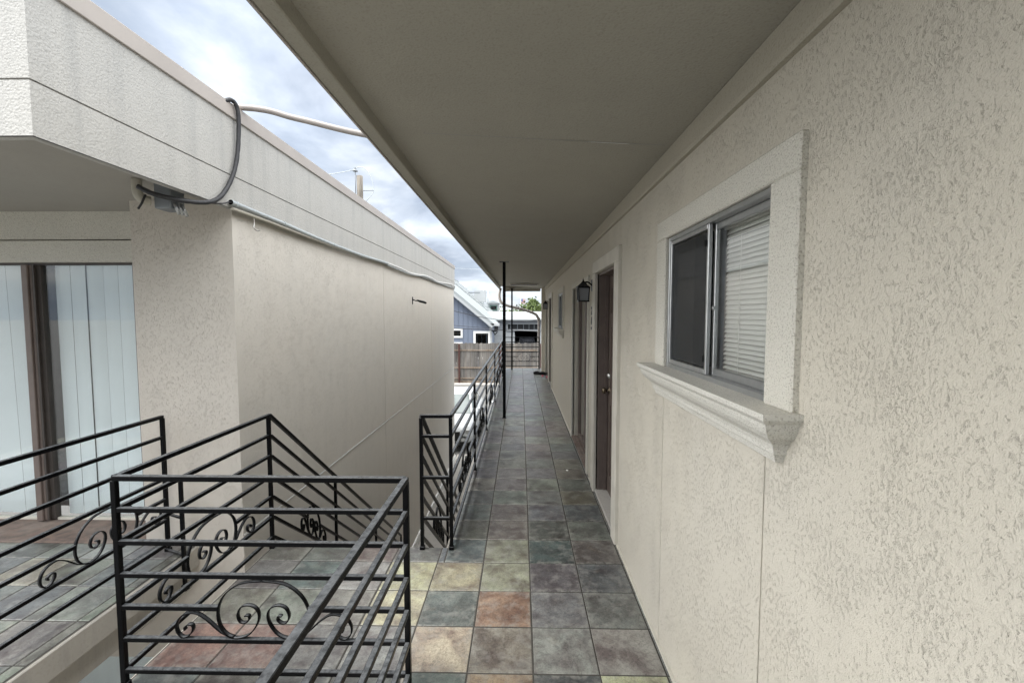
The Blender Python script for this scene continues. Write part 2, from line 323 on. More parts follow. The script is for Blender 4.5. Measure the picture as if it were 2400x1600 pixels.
M['fence_wood'] = mk_wood("weathered_fence_wood")
M['pole_wood'] = mk_wood("pole_wood", False, (0.26, 0.235, 0.20))
M['rail_wood'] = mk_wood("fence_rail_wood", False, (0.21, 0.165, 0.125))
M['sill_wood'] = mk_wood("worn_brown_sill", False, (0.17, 0.125, 0.105))
def mk_batten():
    t = NT("blue_board_siding", 0.6, 0.3)
    s_ = t.noise(3, 4, 0.6, 0, t.map((1, 1, .15)))
    t.color(t.mix(s_, (0.155, 0.185, 0.245), (0.185, 0.215, 0.275))); return t.m
M['blue'] = mk_batten()
def mk_leaf(name, c1, c2):
    t = NT(name, 0.6, 0.3); a = t.noise(1.3, 3); t.color(t.mix(t.ramp(a, [(0.35, (0,0,0)), (0.65, (1,1,1))]), c1, c2)); return t.m
M['leaf'] = mk_leaf("tree_leaves", (0.045, 0.075, 0.02), (0.12, 0.16, 0.045))

# ------------------------------------------------------------------ object helpers
def tag(o, label=None, cat=None, group=None, kind=None):
    if label: o['label'] = label
    if cat: o['category'] = cat
    if group: o['group'] = group
    if kind: o['kind'] = kind
    return o
def empty(name, loc, label, cat, group=None):
    o = bpy.data.objects.new(name, None); o.location = loc; col.objects.link(o); o.empty_display_size = .1
    return tag(o, label, cat, group)

class MB:
    """collects geometry in world coordinates; build() links one mesh object"""
    def __init__(s): s.v = []; s.f = []; s.sm = []; s.c = []; s.hascol = False
    def quad(s, pts, smooth=False, c=None):
        i = len(s.v); s.v += [tuple(p) for p in pts]; s.f.append(tuple(range(i, i+len(pts)))); s.sm.append(smooth); s.c.append(c)
        if c: s.hascol = True
    def box(s, a, b, bev=0.0, c=None):
        x0, y0, z0 = (min(a[i], b[i]) for i in range(3)); x1, y1, z1 = (max(a[i], b[i]) for i in range(3))
        if bev <= 0:
            P = [(x0,y0,z0),(x1,y0,z0),(x1,y1,z0),(x0,y1,z0),(x0,y0,z1),(x1,y0,z1),(x1,y1,z1),(x0,y1,z1)]
            for q in ((0,3,2,1),(4,5,6,7),(0,1,5,4),(1,2,6,5),(2,3,7,6),(3,0,4,7)): s.quad([P[k] for k in q], c=c)
            return
        e = min(bev, (x1-x0)*.45, (y1-y0)*.45, (z1-z0)*.45)
        def V(ix, iy, iz, ax):
            p = [x1 if ix else x0, y1 if iy else y0, z1 if iz else z0]; sg = [-1 if ix else 1, -1 if iy else 1, -1 if iz else 1]
            for k in range(3):
                if k != ax: p[k] += sg[k]*e
            return tuple(p)
        for ax in range(3):
            for side in (0, 1):
                o1, o2 = [k for k in range(3) if k != ax]
                ring = []
                for (a_, b_) in ((0,0),(1,0),(1,1),(0,1)):
                    ii = [0,0,0]; ii[ax] = side; ii[o1] = a_; ii[o2] = b_; ring.append(V(*ii, ax))
                flip = (side == 0) ^ (ax == 1)
                s.quad(ring[::-1] if flip else ring, c=c)
        for ax in range(3):           # edges along ax
            o1, o2 = [k for k in range(3) if k != ax]
            for a_ in (0,1):
                for b_ in (0,1):
                    i0 = [0,0,0]; i0[o1] = a_; i0[o2] = b_; i1 = list(i0); i1[ax] = 1
                    q = [V(*i0, o1), V(*i1, o1), V(*i1, o2), V(*i0, o2)]
                    flip = (a_ ^ b_) ^ (ax == 1)
                    s.quad(q if flip else q[::-1], c=c)
        for a_ in (0,1):
            for b_ in (0,1):
                for d in (0,1):
                    q = [V(a_,b_,d,0), V(a_,b_,d,1), V(a_,b_,d,2)]
                    s.quad(q if (a_+b_+d) % 2 else q[::-1], c=c)
    def beam(s, p, q, w, h, up=(0,0,1), bev=0.0):
        """square bar from p to q, width w (sideways) height h"""
        p = Vector(p); q = Vector(q); d = (q-p).normalized(); u = Vector(up)
        if abs(d.dot(u)) > .99: u = Vector((0,1,0))
        sd_ = d.cross(u).normalized(); u2 = sd_.cross(d).normalized()
        e = bev; hw, hh = w/2, h/2
        if e > 0: prof = [(-hw+e,-hh),(hw-e,-hh),(hw,-hh+e),(hw,hh-e),(hw-e,hh),(-hw+e,hh),(-hw,hh-e),(-hw,-hh+e)]
        else: prof = [(-hw,-hh),(hw,-hh),(hw,hh),(-hw,hh)]
        A = [p + sd_*a + u2*b for a, b in prof]; B = [q + sd_*a + u2*b for a, b in prof]
        n = len(prof)
        for i in range(n):
            j = (i+1) % n; s.quad([A[i], A[j], B[j], B[i]][::-1])
        s.quad(A); s.quad(B[::-1])
    def tube(s, pts, r, seg=8, cap=True, rs=None, wav=0):
        pts = [Vector(p) for p in pts]; rings = []; prev = None
        for i, p in enumerate(pts):
            d = (pts[min(i+1, len(pts)-1)] - pts[max(i-1, 0)]).normalized()
            if prev is None:
                u = Vector((0,0,1)) if abs(d.z) < .9 else Vector((1,0,0)); a = d.cross(u).normalized()
            else: a = (prev - d*prev.dot(d)).normalized()
            prev = a; b = d.cross(a); rr = rs[i] if rs else r
            rings.append([p + (a*math.cos(t) + b*math.sin(t))*rr*(1 + wav*math.sin(i*2.1+t*2)) for t in [2*math.pi*k/seg for k in range(seg)]])
        for i in range(len(rings)-1):
            for k in range(seg):
                j = (k+1) % seg; s.quad([rings[i][k], rings[i][j], rings[i+1][j], rings[i+1][k]][::-1], True)
        if cap: s.quad(rings[0]); s.quad(rings[-1][::-1])
    def ribbon(s, pts, nrm_, width, thick):
        """flat strip: pts centre line in a plane with normal nrm_; width along the normal"""
        pts = [Vector(p) for p in pts]; N = Vector(nrm_).normalized(); R_ = []
        for i, p in enumerate(pts):
            d = (pts[min(i+1, len(pts)-1)] - pts[max(i-1, 0)]).normalized(); t = d.cross(N).normalized()
            R_.append([p - N*width/2 - t*thick/2, p + N*width/2 - t*thick/2, p + N*width/2 + t*thick/2, p - N*width/2 + t*thick/2])
        for i in range(len(R_)-1):
            for k in range(4):
                j = (k+1) % 4; s.quad([R_[i][k], R_[i][j], R_[i+1][j], R_[i+1][k]], k in (0, 2))
        s.quad(R_[0][::-1]); s.quad(R_[-1])
    def prism(s, poly, axis, a, b, c=None):
        """poly: list of 2-D points (remaining axes in order) extruded from a to b along axis"""
        def P(p, t):
            if axis == 0: return (t, p[0], p[1])
            if axis == 1: return (p[0], t, p[1])
            return (p[0], p[1], t)
        n = len(poly)
        for i in range(n):
            j = (i+1) % n; s.quad([P(poly[i], a), P(poly[j], a), P(poly[j], b), P(poly[i], b)], c=c)
        s.quad([P(p, a) for p in poly][::-1], c=c); s.quad([P(p, b) for p in poly], c=c)
    def lathe(s, prof, centre, axis=(0,0,1), seg=16):
        ax = Vector(axis).normalized(); u = Vector((1,0,0)) if abs(ax.x) < .9 else Vector((0,1,0)); a = ax.cross(u).normalized(); b = ax.cross(a); c0 = Vector(centre)
        rings = [[c0 + ax*h + (a*math.cos(2*math.pi*k/seg) + b*math.sin(2*math.pi*k/seg))*max(r, 1e-5) for k in range(seg)] for r, h in prof]
        for i in range(len(rings)-1):
            for k in range(seg):
                j = (k+1) % seg; s.quad([rings[i][k], rings[i][j], rings[i+1][j], rings[i+1][k]], True)
    def build(s, name, mat, parent=None, weld=False):
        me = bpy.data.meshes.new(name)
        off = Vector((0,0,0))
        if parent is not None:
            o_ = parent
            while o_ is not None: off += o_.location; o_ = o_.parent
        me.from_pydata([tuple(Vector(v)-off) for v in s.v], [], s.f); me.materials.append(M[mat] if isinstance(mat, str) else mat)
        me.polygons.foreach_set("use_smooth", s.sm)
        if s.hascol:
            ca = me.color_attributes.new("tilecol", 'FLOAT_COLOR', 'CORNER'); rn = me.color_attributes.new("tilernd", 'FLOAT_COLOR', 'CORNER')
            d1 = []; d2 = []
            for f, c in zip(s.f, s.c):
                c = c or (0.1,0.1,0.1,0.5); rr = c[3] if len(c) > 3 else 0.5
                for _ in f: d1 += [c[0], c[1], c[2], 1]; d2 += [rr, (rr*7.13) % 1, (rr*3.77) % 1, 1]
            ca.data.foreach_set("color", d1); rn.data.foreach_set("color", d2)
        import bmesh
        bm = bmesh.new(); bm.from_mesh(me)
        bmesh.ops.remove_doubles(bm, verts=bm.verts, dist=1e-5)
        bmesh.ops.recalc_face_normals(bm, faces=bm.faces)
        bm.to_mesh(me); bm.free(); me.update()
        o = bpy.data.objects.new(name, me); col.objects.link(o)
        if parent is not None: o.parent = parent
        return o

def spline(pts, n=8):
    pts = [Vector(p) for p in pts]; out = []
    for i in range(len(pts)-1):
        p0 = pts[max(i-1, 0)]; p1 = pts[i]; p2 = pts[i+1]; p3 = pts[min(i+2, len(pts)-1)]
        for k in range(n):
            t = k/n; out.append(0.5*((2*p1) + (p2-p0)*t + (2*p0-5*p1+4*p2-p3)*t*t + (3*p1-p0-3*p2+p3)*t**3))
    out.append(pts[-1]); return out

def copy_tree(o, delta, parent=None):
    c = o.copy(); col.objects.link(c)
    if parent is None: c.location = Vector(o.location) + Vector(delta)
    else: c.parent = parent
    for ch in [x for x in bpy.data.objects if x.parent == o]: copy_tree(ch, delta, c)
    return c

def face_grid(mb, fn, u0, u1, v0, v1, holes, depth, flip=False):
    """wall face in (u,v) with rectangular holes; fn(u,v,d) -> xyz; d into the wall. holes: (u0,u1,v0,v1,depth,back)"""
    us = sorted({u0, u1, *[min(max(h[k], u0), u1) for h in holes for k in (0, 1)]}); vs = sorted({v0, v1, *[min(max(h[k], v0), v1) for h in holes for k in (2, 3)]})
    for i in range(len(us)-1):
        for j in range(len(vs)-1):
            a, b, c, d = us[i], us[i+1], vs[j], vs[j+1]; mu, mv = (a+b)/2, (c+d)/2
            if any(h[0] < mu < h[1] and h[2] < mv < h[3] for h in holes): continue
            mb.quad([fn(a,c,0), fn(b,c,0), fn(b,d,0), fn(a,d,0)])
    for h in holes:
        a, b, c, d, dp, back = h
        a = max(a, u0); b = min(b, u1); c = max(c, v0); d = min(d, v1)
        def ed(p, q):
            mb.quad([fn(*p, 0), fn(*q, 0), fn(*q, dp), fn(*p, dp)])
        ed((a,c),(b,c)); ed((b,c),(b,d)); ed((b,d),(a,d)); ed((a,d),(a,c))
        if back: mb.quad([fn(a,c,dp), fn(b,c,dp), fn(b,d,dp), fn(a,d,dp)])

GROUND = -2.75
# ------------------------------------------------------------------ ground, lot
g = MB(); g.quad([(-400,-300,GROUND), (400,-300,GROUND), (400,900,GROUND), (-400,900,GROUND)]); tag(g.build('ground', 'asphalt'), kind='structure')
g = MB(); g.quad([(-1.99,-4,GROUND+.004), (1.0,-4,GROUND+.004), (1.0,13.9,GROUND+.004), (-1.99,13.9,GROUND+.004)]); tag(g.build('path', 'concrete'), kind='structure')
g = MB()
for k in range(4): g.box((-9+k*2.9, 20.5, GROUND+.004), (-8.9+k*2.9, 26.0, GROUND+.008))
g.build('parking_line', 'white').__setitem__('kind', 'structure')
g = MB(); g.box((-14, 27.35, GROUND), (14, 27.6, GROUND+.14), .02); tag(g.build('kerb', 'concrete'), kind='structure')

# ------------------------------------------------------------------ slate floors
GX, GY, T = 0.061, 1.9935, 0.31
gray = (0.112, 0.120, 0.115); dk = (0.058, 0.064, 0.066); blue = (0.095, 0.118, 0.122); cream = (0.385, 0.35, 0.215); rust = (0.26, 0.165, 0.09)
tan = (0.31, 0.235, 0.15); olive = (0.19, 0.18, 0.135); brown = (0.125, 0.098, 0.082); purple = (0.110, 0.106, 0.096); green = (0.155, 0.175, 0.15); terra = (0.225, 0.14, 0.11); lgray = (0.205, 0.215, 0.215)
TC = {(-2,-1): blue, (-1,-1): rust, (0,-1): dk, (1,-1): cream,
      (-3,0): lgray, (-2,0): cream, (-1,0): (0.17,0.155,0.13), (0,0): lgray, (1,0): lgray,
      (-3,1): cream, (-2,1): blue, (-1,1): rust, (0,1): (0.13,0.14,0.145), (1,1): (0.12,0.127,0.13),
      (-3,2): cream, (-2,2): tan, (-1,2): (0.25,0.225,0.16), (0,2): (0.085,0.091,0.09), (1,2): (0.085,0.092,0.097),
      (-3,3): gray, (-2,3): blue, (-1,3): olive, (0,3): (0.055,0.070,0.085), (1,3): (0.085,0.083,0.078),
      (-2,4): purple, (-1,4): (0.16,0.13,0.105), (0,4): dk, (1,4): (0.10,0.105,0.09),
      (-2,5): gray, (-1,5): brown, (0,5): (0.095,0.103,0.108), (1,5): (0.055,0.063,0.068),
      (-2,6): gray, (-1,6): gray, (0,6): purple, (1,6): (0.11,0.085,0.05), (0,7): gray, (1,8): (0.12,0.09,0.07),
      (-4,0): green, (-5,0): terra, (-6,0): terra, (-4,1): (0.15,0.17,0.165), (-5,1): green, (-6,1): green, (-4,2): lgray, (-5,2): blue, (-6,2): green,
      (-4,3): brown, (-5,3): gray, (-6,3): green, (-4,-1): gray, (-5,-1): purple, (-6,-1): blue}
pal = [gray, gray, gray, dk, blue, (0.10,0.108,0.11), (0.13,0.135,0.13), lgray, (0.09,0.098,0.10), green, brown, (0.15,0.15,0.14)]
def tile_floor(name, x0, x1, y0, y1, z=0.0, palette=pal, extra=None, ledge=None):
    mb = MB(); gj = 0.0042; rng = random.Random(name)
    k0 = math.floor((x0-GX)/T + 1e-6); k1 = math.ceil((x1-GX)/T - 1e-6); j0 = math.floor((y0-GY)/T + 1e-6); j1 = math.ceil((y1-GY)/T - 1e-6)
    for k in range(k0, k1):
        for j in range(j0, j1):
            a, b, c, d = max(x0, GX+k*T), min(x1, GX+(k+1)*T), max(y0, GY+j*T), min(y1, GY+(j+1)*T)
            if ledge and k == -2: a = -.559 if ledge[0] < c and d < ledge[1]+.01 else a
            if name == 'landing' and k == -2 and j != 3: continue
            if b-a < .012 or d-c < .012: continue
            jx = [rng.uniform(-.0012, .0012) for _ in range(4)]
            a += gj+jx[0]; b -= gj+jx[1]; c += gj+jx[2]; d -= gj+jx[3]
            cc = TC.get((k, j)) or rng.choice(palette)
            if j > 3: w_ = min(1, (j-3)/12); g0 = 0.165+.08*w_; cc = tuple(v*(1-.7*w_)+u*.7*w_ for v, u in zip(cc, (g0*.97, g0, g0*.99)))  # sky sheen on the far rows, painted in as lighter grey tiles
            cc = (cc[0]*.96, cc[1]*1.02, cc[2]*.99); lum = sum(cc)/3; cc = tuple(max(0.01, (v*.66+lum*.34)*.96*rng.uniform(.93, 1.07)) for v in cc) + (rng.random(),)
            e = .0022; zt = z + rng.uniform(-.0005, .0010); zs = [zt+rng.uniform(-.0006, .0006) for _ in range(4)]; zb = z-.008
            top = [(a+e, c+e, zs[0]), (b-e, c+e, zs[1]), (b-e, d-e, zs[2]), (a+e, d-e, zs[3])]; mid = [(a, c, zs[0]-e), (b, c, zs[1]-e), (b, d, zs[2]-e), (a, d, zs[3]-e)]; bot = [(p[0], p[1], zb) for p in mid]
            mb.quad(top, c=cc)
            for i in range(4):
                q = (i+1) % 4; mb.quad([mid[i], mid[q], top[q], top[i]], c=cc); mb.quad([bot[i], bot[q], mid[q], mid[i]], c=cc)
    if extra: extra(mb)
    o = mb.build(name, 'slate'); tag(o, kind='structure'); return o
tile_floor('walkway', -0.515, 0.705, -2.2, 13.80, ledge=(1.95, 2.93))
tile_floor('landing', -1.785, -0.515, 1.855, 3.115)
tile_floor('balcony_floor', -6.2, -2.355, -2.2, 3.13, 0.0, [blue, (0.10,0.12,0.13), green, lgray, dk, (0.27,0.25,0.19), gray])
def slab(name, x0, x1, y0, y1, t, z=0.0, mat='slab'):
    s = MB(); s.box((x0, y0, z-t), (x1, y1, z-.0075), .006); o = s.build(name, mat); tag(o, kind='structure'); 
    gr = MB(); gr.quad([(x0+.016, y0+.016, z-.0030), (x1-.016, y0+.016, z-.0030), (x1-.016, y1-.016, z-.0030), (x0+.016, y1-.016, z-.0030)]); go = gr.build('grout', 'grout', o); return o
slab('walkway_slab', -0.535, 0.71, -2.2, 13.83, .20)
slab('landing_slab', -1.805, -0.535, 1.83, 3.13, .18)
slab('balcony_slab', -6.2, -2.335, -2.2, 3.118, .15)

bm_ = MB(); bm_.box((-6.2, -2.2, -.33), (-2.40, 3.118, -.1505), .006); tag(bm_.build('balcony_beam', 'slab'), 'beige beam running under the edge of the left balcony', 'beam')

# ------------------------------------------------------------------ right-hand building
XR = 0.705
rb = empty('apartment_building', (0.705, 6, GROUND), 'beige stucco apartment building on the right with covered upper walkway, windows and brown doors', 'building')
W1 = (1.272, 2.160); ZW = (1.420, 2.026)
def mirror_y(v, c): return c - v
holes = []
G = .003
holes += [(W1[0], W1[1], ZW[0], ZW[1], .12, False), (3.305, 4.150, 0.0, 2.04, .30, False), (4.66, 6.02, 0.0, 2.00, .30, False),
          (W1[0]+6.13, W1[1]+6.13, ZW[0], ZW[1], .12, False), (10.05, 10.92, 0.0, 2.04, .30, False), (11.25, 12.5, 0.0, 2.0, .30, False)]
holes += [(1.284-G, 1.284+G, 0.0, 1.28, .005, True), (2.209-G, 2.209+G, 0.0, 1.28, .005, True)]
w = MB(); face_grid(w, lambda u, v, d: (XR+d, u, v), -2.2, 13.1, -0.2, 2.6, holes, .3)
w.build('wall', 'stucco_right', rb)
lw = MB(); lw.box((0.73, -2.2, GROUND), (1.0, 13.1, -0.21)); lw.build('lower_wall', 'stucco_right', rb)
core = MB(); core.box((1.02, -2.2, GROUND), (7.0, 13.1, 2.75)); core.build('core_wall', 'dark_room', rb)
# end return wall and pilaster
pil = MB(); pil.box((0.60, 12.92, 0.0), (0.72, 13.16, 2.47), .008); pil.build('pilaster', 'stucco_right', rb)
# canopy: sloping soffit, lip, roof
sf = MB()
sf.quad([(-0.6185, -2.2, 2.509), (XR, -2.2, 2.435), (XR, 13.75, 2.435), (-0.6185, 13.75, 2.509)])
sf.quad([(-0.6185, -2.2, 2.55), (XR, -2.2, 2.50), (XR, 13.75, 2.50), (-0.6185, 13.75, 2.55)])
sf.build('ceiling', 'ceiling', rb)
fs = MB(); fs.box((-0.675, -2.2, 2.452), (-0.618, 13.95, 2.80), .004); fs.build('fascia', 'ceiling', rb)
dr = MB(); dr.box((-0.684, -2.2, 2.449), (-0.6765, 13.96, 2.47)); dr.build('drip_edge', 'coping', rb)
eb = MB(); eb.box((-0.545, 13.68, 2.36), (0.60, 13.90, 2.5), .006); eb.box((-0.5, 13.40, 2.435), (0.60, 13.6785, 2.49), .004); eb.build('end_beam', 'ceiling', rb)
rf = MB(); rf.box((-0.672, -2.2, 2.81), (7.05, 13.98, 2.93)); rf.build('roof', 'coping', rb)
cr = MB(); cr.prism([(XR, 2.335), (XR-.018, 2.335), (XR-.022, 2.350), (XR-.022, 2.434), (XR, 2.434)], 1, -2.2, 12.9); cr.build('cornice', 'cornice', rb)
seam = MB(); seam.box((-0.45, 2.098, 2.4475), (0.28, 2.104, 2.497)); 
# ceiling board seam follows the slope of the soffit
def ceil_z(x): return 2.505 + (x+0.545)/(XR+0.545)*(-0.07)
seam = MB(); seam.quad([(-0.45, 2.105, ceil_z(-0.45)-.0015), (0.66, 2.105, ceil_z(.66)-.0015), (0.66, 2.108, ceil_z(.66)-.0015), (-0.45, 2.108, ceil_z(-.45)-.0015)]); seam.build('board_seam', 'plastic_grey', rb)
for ys_ in (4.545, 6.985, 9.425):
    seam = MB(); seam.quad([(-0.6, ys_, ceil_z(-0.6)-.0015), (0.68, ys_, ceil_z(.68)-.0015), (0.68, ys_+.003, ceil_z(.68)-.0015), (-0.6, ys_+.003, ceil_z(-.6)-.0015)]); seam.build('board_seam', 'soffit', rb)
pt = MB()
xs_ = [.305+i*.0195 for i in range(11)]
wv = [0.0, .0022, .003, .0026, .0032, .0028, .0034, .003, .0026, .0020, 0.0]
for i in range(10):
    pt.quad([(xs_[i], 2.11-wv[i], ceil_z(xs_[i])-.002), (xs_[i+1], 2.11-wv[i+1], ceil_z(xs_[i+1])-.002), (xs_[i+1], 2.11+wv[i+1], ceil_z(xs_[i+1])-.002), (xs_[i], 2.11+wv[i], ceil_z(xs_[i])-.002)])
pt.build('peeled_paint', 'white', rb)
# base trim strip along the tile/wall joint
bt = MB()
for a, b in ((-2.2, 3.16), (4.29, 4.50), (6.14, 9.92), (11.05, 11.1)): bt.box((XR-.014, a, 0.001), (XR-.001, b, .012))
bt.build('base_strip', 'cream', rb)

def casing(y0, y1, z1, wd, bot=0.0, proud=.03, top=None):
    m = MB(); x0, x1 = XR-proud, XR+.02; tp = wd if top is None else top
    m.box((x0, y0-wd, bot), (x1, y0, z1), .005); m.box((x0, y1, bot), (x1, y1+wd, z1), .005); m.box((x0, y0-wd, z1+.0001), (x1, y1+wd, z1+tp), .005)
    return m
def make_window(dy, label, lab_sill=None):
    y0, y1 = W1[0]+dy, W1[1]+dy; z0, z1 = ZW
    m = casing(y0-.003, y1+.003, z1+.002, .130, z0-.002, .021, .094)
    o = m.build('window', 'trim_stucco', rb); o['label'] = label
    # moulded sill: crown profile with mitred returns
    prof = [(0.100, 1.420), (0.100, 1.405), (0.094, 1.397), (0.087, 1.392), (0.084, 1.380), (0.078, 1.365), (0.066, 1.348), (0.052, 1.337), (0.042, 1.326), (0.036, 1.312), (0.034, 1.298), (0.028, 1.293), (0.022, 1.274), (0.0, 1.274)]
    s = MB(); ya, yb = y0-.055, y1+.080
    loops = []
    for (p_, z) in prof:
        loops.append([(XR+.01, yb+p_, z), (XR-p_, yb+p_*1.0, z), (XR-p_, ya-p_*1.0, z), (XR+.01, ya-p_, z)])
    for i in range(len(loops)-1):
        for k in range(3): s.quad([loops[i][k], loops[i][k+1], loops[i+1][k+1], loops[i+1][k]])
    s.quad(loops[0]); s.quad(loops[-1][::-1]); s.quad([l[0] for l in loops] + [l[3] for l in loops][::-1])
    so = s.build('sill', 'sill_stucco', o)
    # aluminium frame and two sashes
    f = MB(); xf0, xf1 = XR-.006, XR+.040; t_ = .018
    f.box((xf0, y0, z0), (xf1, y0+t_, z1), .002); f.box((xf0, y1-t_, z0), (xf1, y1, z1), .002); f.box((xf0, y0+t_, z0), (xf1, y1-t_, z0+.02), .002); f.box((xf0, y0+t_, z1-t_), (xf1, y1-t_, z1), .002)
    f.build('frame', 'alu', o)
    ym = (y0+y1)/2 + .005
    def sash(a, b, x, t2):
        q = MB(); q.box((x, a, z0+.02), (x+.016, a+t2, z1-t_), .002); q.box((x, b-t2, z0+.02), (x+.016, b, z1-t_), .002); q.box((x, a+t2, z0+.02), (x+.016, b-t2, z0+.02+t2*1.3), .002); q.box((x, a+t2, z1-t_-t2*1.2), (x+.016, b-t2, z1-t_), .002)
        q.build('sash', 'alu', o)
    sash(y0+t_, ym+.008, xf0+.030, .020); sash(ym-.008, y1-t_, xf0+.004, .015)
    p = MB(); p.box((xf0+.037, y0+.040, z0+.045), (xf0+.040, ym-.01, z1-.043)); p.build('pane', 'glass', o)
    p = MB(); p.box((xf0+.0195, ym+.01, z0+.045), (xf0+.0225, y1-.040, z1-.043)); p.build('pane', 'glass', o)
    p = MB(); p.box((xf0+.010, ym+.010, z0+.045), (xf0+.011, y1-.040, z1-.043)); p.build('insect_screen', 'screen', o)
    for zz in (z0+.08, z1-.09):
        l = MB(); l.box((xf0-.004, ym+.004, zz-.012), (xf0+.0035, ym+.012, zz+.012), .001); l.build('latch', 'rubber', o)
    l = MB(); l.lathe([(.009, 0), (.010, -.003), (.006, -.006), (0, -.007)], (xf0+.0295, ym-.006, (z0+z1)/2-.03), (1,0,0), 12); l.build('sash_lock', 'alu', o)
    # horizontal blinds behind both sashes
    b = MB(); xb = XR+.078; n = 31
    for i in range(n):
        zc = z0+.035+i*(z1-z0-.085)/(n-1); tl = R((60 if i > 10 else 26+i*3.0)); hw_ = .0118
        prof_ = []
        for q in (-1, -.5, 0, .5, 1):
            du, dn = q*hw_, (1-q*q)*.0028
            prof_.append((xb + du*math.cos(tl) - dn*math.sin(tl), zc + du*math.sin(tl) + dn*math.cos(tl)))
        dzj = random.uniform(-.0012, .0012)
        for q in range(4):
            (xa_, za_), (xc_, zc_) = prof_[q], prof_[q+1]
            b.quad([(xa_, y0+.012, za_), (xc_, y0+.012, zc_), (xc_, ym+.004, zc_+dzj), (xa_, ym+.004, za_+dzj)], True)
    b.box((xb-.014, y0+.010, z1-.04), (xb+.014, ym+.014, z1-.012), .002)
    for yy in (y0+.13, ym-.12): b.box((xb-.013, yy-.001, z0+.02), (xb-.0115, yy+.001, z1-.03))
    bo = b.build('blind', 'blind', o)
    bk = MB(); bk.box((XR+.20, y0-.15, z0-.15), (XR+.21, y1+.15, z1+.15)); bk.build('dark_backing', 'dark_room', o)
    rv = MB(); rv.box((XR+.041, y0-.02, z0-.10), (XR+.20, y1+.02, z0-.001)); rv.build('inner_ledge', 'soffit', o)
    return o
make_window(0.0, 'near window with moulded stucco sill, screen on its far half and blinds on its near half')
make_window(6.13, 'far small window between the sliding door and the second door')

def make_door(y0, y1, label):
    m = casing(y0, y1, 2.042, .135, 0.0, .028, .11); o = m.build('door', 'cream', rb); o['label'] = label
    # stone edges: outer casing in stucco
    j = MB(); xa, xb = XR+.012, XR+.108
    j.box((xa, y1-.022, .02), (xb, y1-.0005, 2.04), .002); j.box((xa, y0+.0005, .02), (xb, y0+.022, 2.04), .002); j.box((xa, y0+.022, 2.018), (xb, y1-.022, 2.0395), .002)
    j.box((xb-.04, y1-.034, .02), (xb-.012, y1-.0225, 2.017)); j.box((xb-.04, y0+.0225, .02), (xb-.012, y0+.034, 2.017))
    j.build('jamb', 'brown', o)
    lf = MB(); xd = XR+.102
    # panelled leaf
    rects = [(y0+.13, (y0+y1)/2-.04), ((y0+y1)/2+.04, y1-.13)]
    hs = [(a, b, z0, z1, .008, True) for a, b in rects for z0, z1 in ((.2, .85), (1.0, 1.55), (1.68, 1.9))]
    face_grid(lf, lambda u, v, d: (xd+d, u, v), y0+.026, y1-.028, .03, 2.012, hs, .01); lf.box((xd+.012, y0+.026, .03), (xd+.045, y1-.028, 2.012))
    lf.build('leaf', 'door', o)
    gp = MB(); gp.box((xd+.02, y1-.0277, .03), (xd+.04, y1-.0225, 2.012)); gp.build('gap_seal', 'rubber', o)
    k = MB(); yk = y1-.085
    k.lathe([(.0, -.068), (.018, -.066), (.027, -.056), (.029, -.046), (.022, -.034), (.011, -.026), (.010, -.008), (.030, -.006), (.032, 0)], (xd-.0005, yk, .975), (1,0,0), 18); k.build('knob', 'brass', o)
    k = MB(); k.lathe([(.0, -.022), (.016, -.021), (.020, -.014), (.026, -.010), (.028, 0)], (xd-.0005, yk, 1.11), (1,0,0), 18); k.build('deadbolt', 'chrome', o)
    k = MB(); k.lathe([(.0, -.006), (.008, -.006), (.010, 0)], (xd-.0005, (y0+y1)/2, 1.55), (1,0,0), 12); k.build('peephole', 'brass', o)
    th = MB(); th.box((XR-.010, y0+.001, .001), (XR+.13, y1-.001, .030), .006); th.build('threshold', 'concrete', o)
    return o
make_door(3.305, 4.150, 'nearer brown door with brass knob beside the lantern')
make_door(10.05, 10.92, 'farther brown door behind the far window')

def make_slider(y0, y1, label):
    m = casing(y0, y1, 2.002, .055, 0.0, .022, .06); o = m.build('sliding_door', 'trim_stucco', rb); o['label'] = label
    f = MB(); xa, xb = XR+.07, XR+.15; t_ = .05
    f.box((xa, y0, .03), (xb, y0+t_, 2.0), .003); f.box((xa, y1-t_, .03), (xb, y1, 2.0), .003); f.box((xa, y0+t_, 1.94), (xb, y1-t_, 2.0), .003); f.box((xa, y0+t_, .03), (xb, y1-t_, .07), .003)
    ym = (y0+y1)/2
    f.box((xa-.012, ym-.04, .0701), (xb-.03, ym+.04, 1.9399), .003); f.build('frame', 'brown', o)
    p = MB(); p.box((xa+.05, y0+t_, .07), (xa+.055, ym-.03, 1.94)); p.build('pane', 'glass', o)
    p = MB(); p.box((xa+.02, ym+.03, .07), (xa+.025, y1-t_, 1.94)); p.build('pane', 'glass', o)
    v = MB(); n = int((y1-y0-.1)/.085)
    for i in range(n):
        yc = y0+.06+i*.085+.04; v.quad([(XR+.19, yc-.043, .08), (XR+.215, yc+.043, .08), (XR+.215, yc+.043, 1.93), (XR+.19, yc-.043, 1.93)])
    v.build('vertical_blind', 'vane', o)
    b = MB(); b.box((XR+.27, y0-.1, -.02), (XR+.28, y1+.1, 2.1)); b.build('dark_backing', 'dark_room', o)
    s = MB(); s.box((XR-.012, y0+.001, .001), (XR+.16, y1-.001, .028), .004)
    for q in (.03, .07, .11): s.box((XR+q-.03, y0+.002, .0281), (XR+q-.02, y1-.002, .036))
    s.build('threshold', 'sill_wood', o)
make_slider(4.66, 6.02, 'nearer sliding glass door in a brown frame beyond the lantern')
make_slider(11.25, 12.5, 'farthest sliding door beside the shoes')

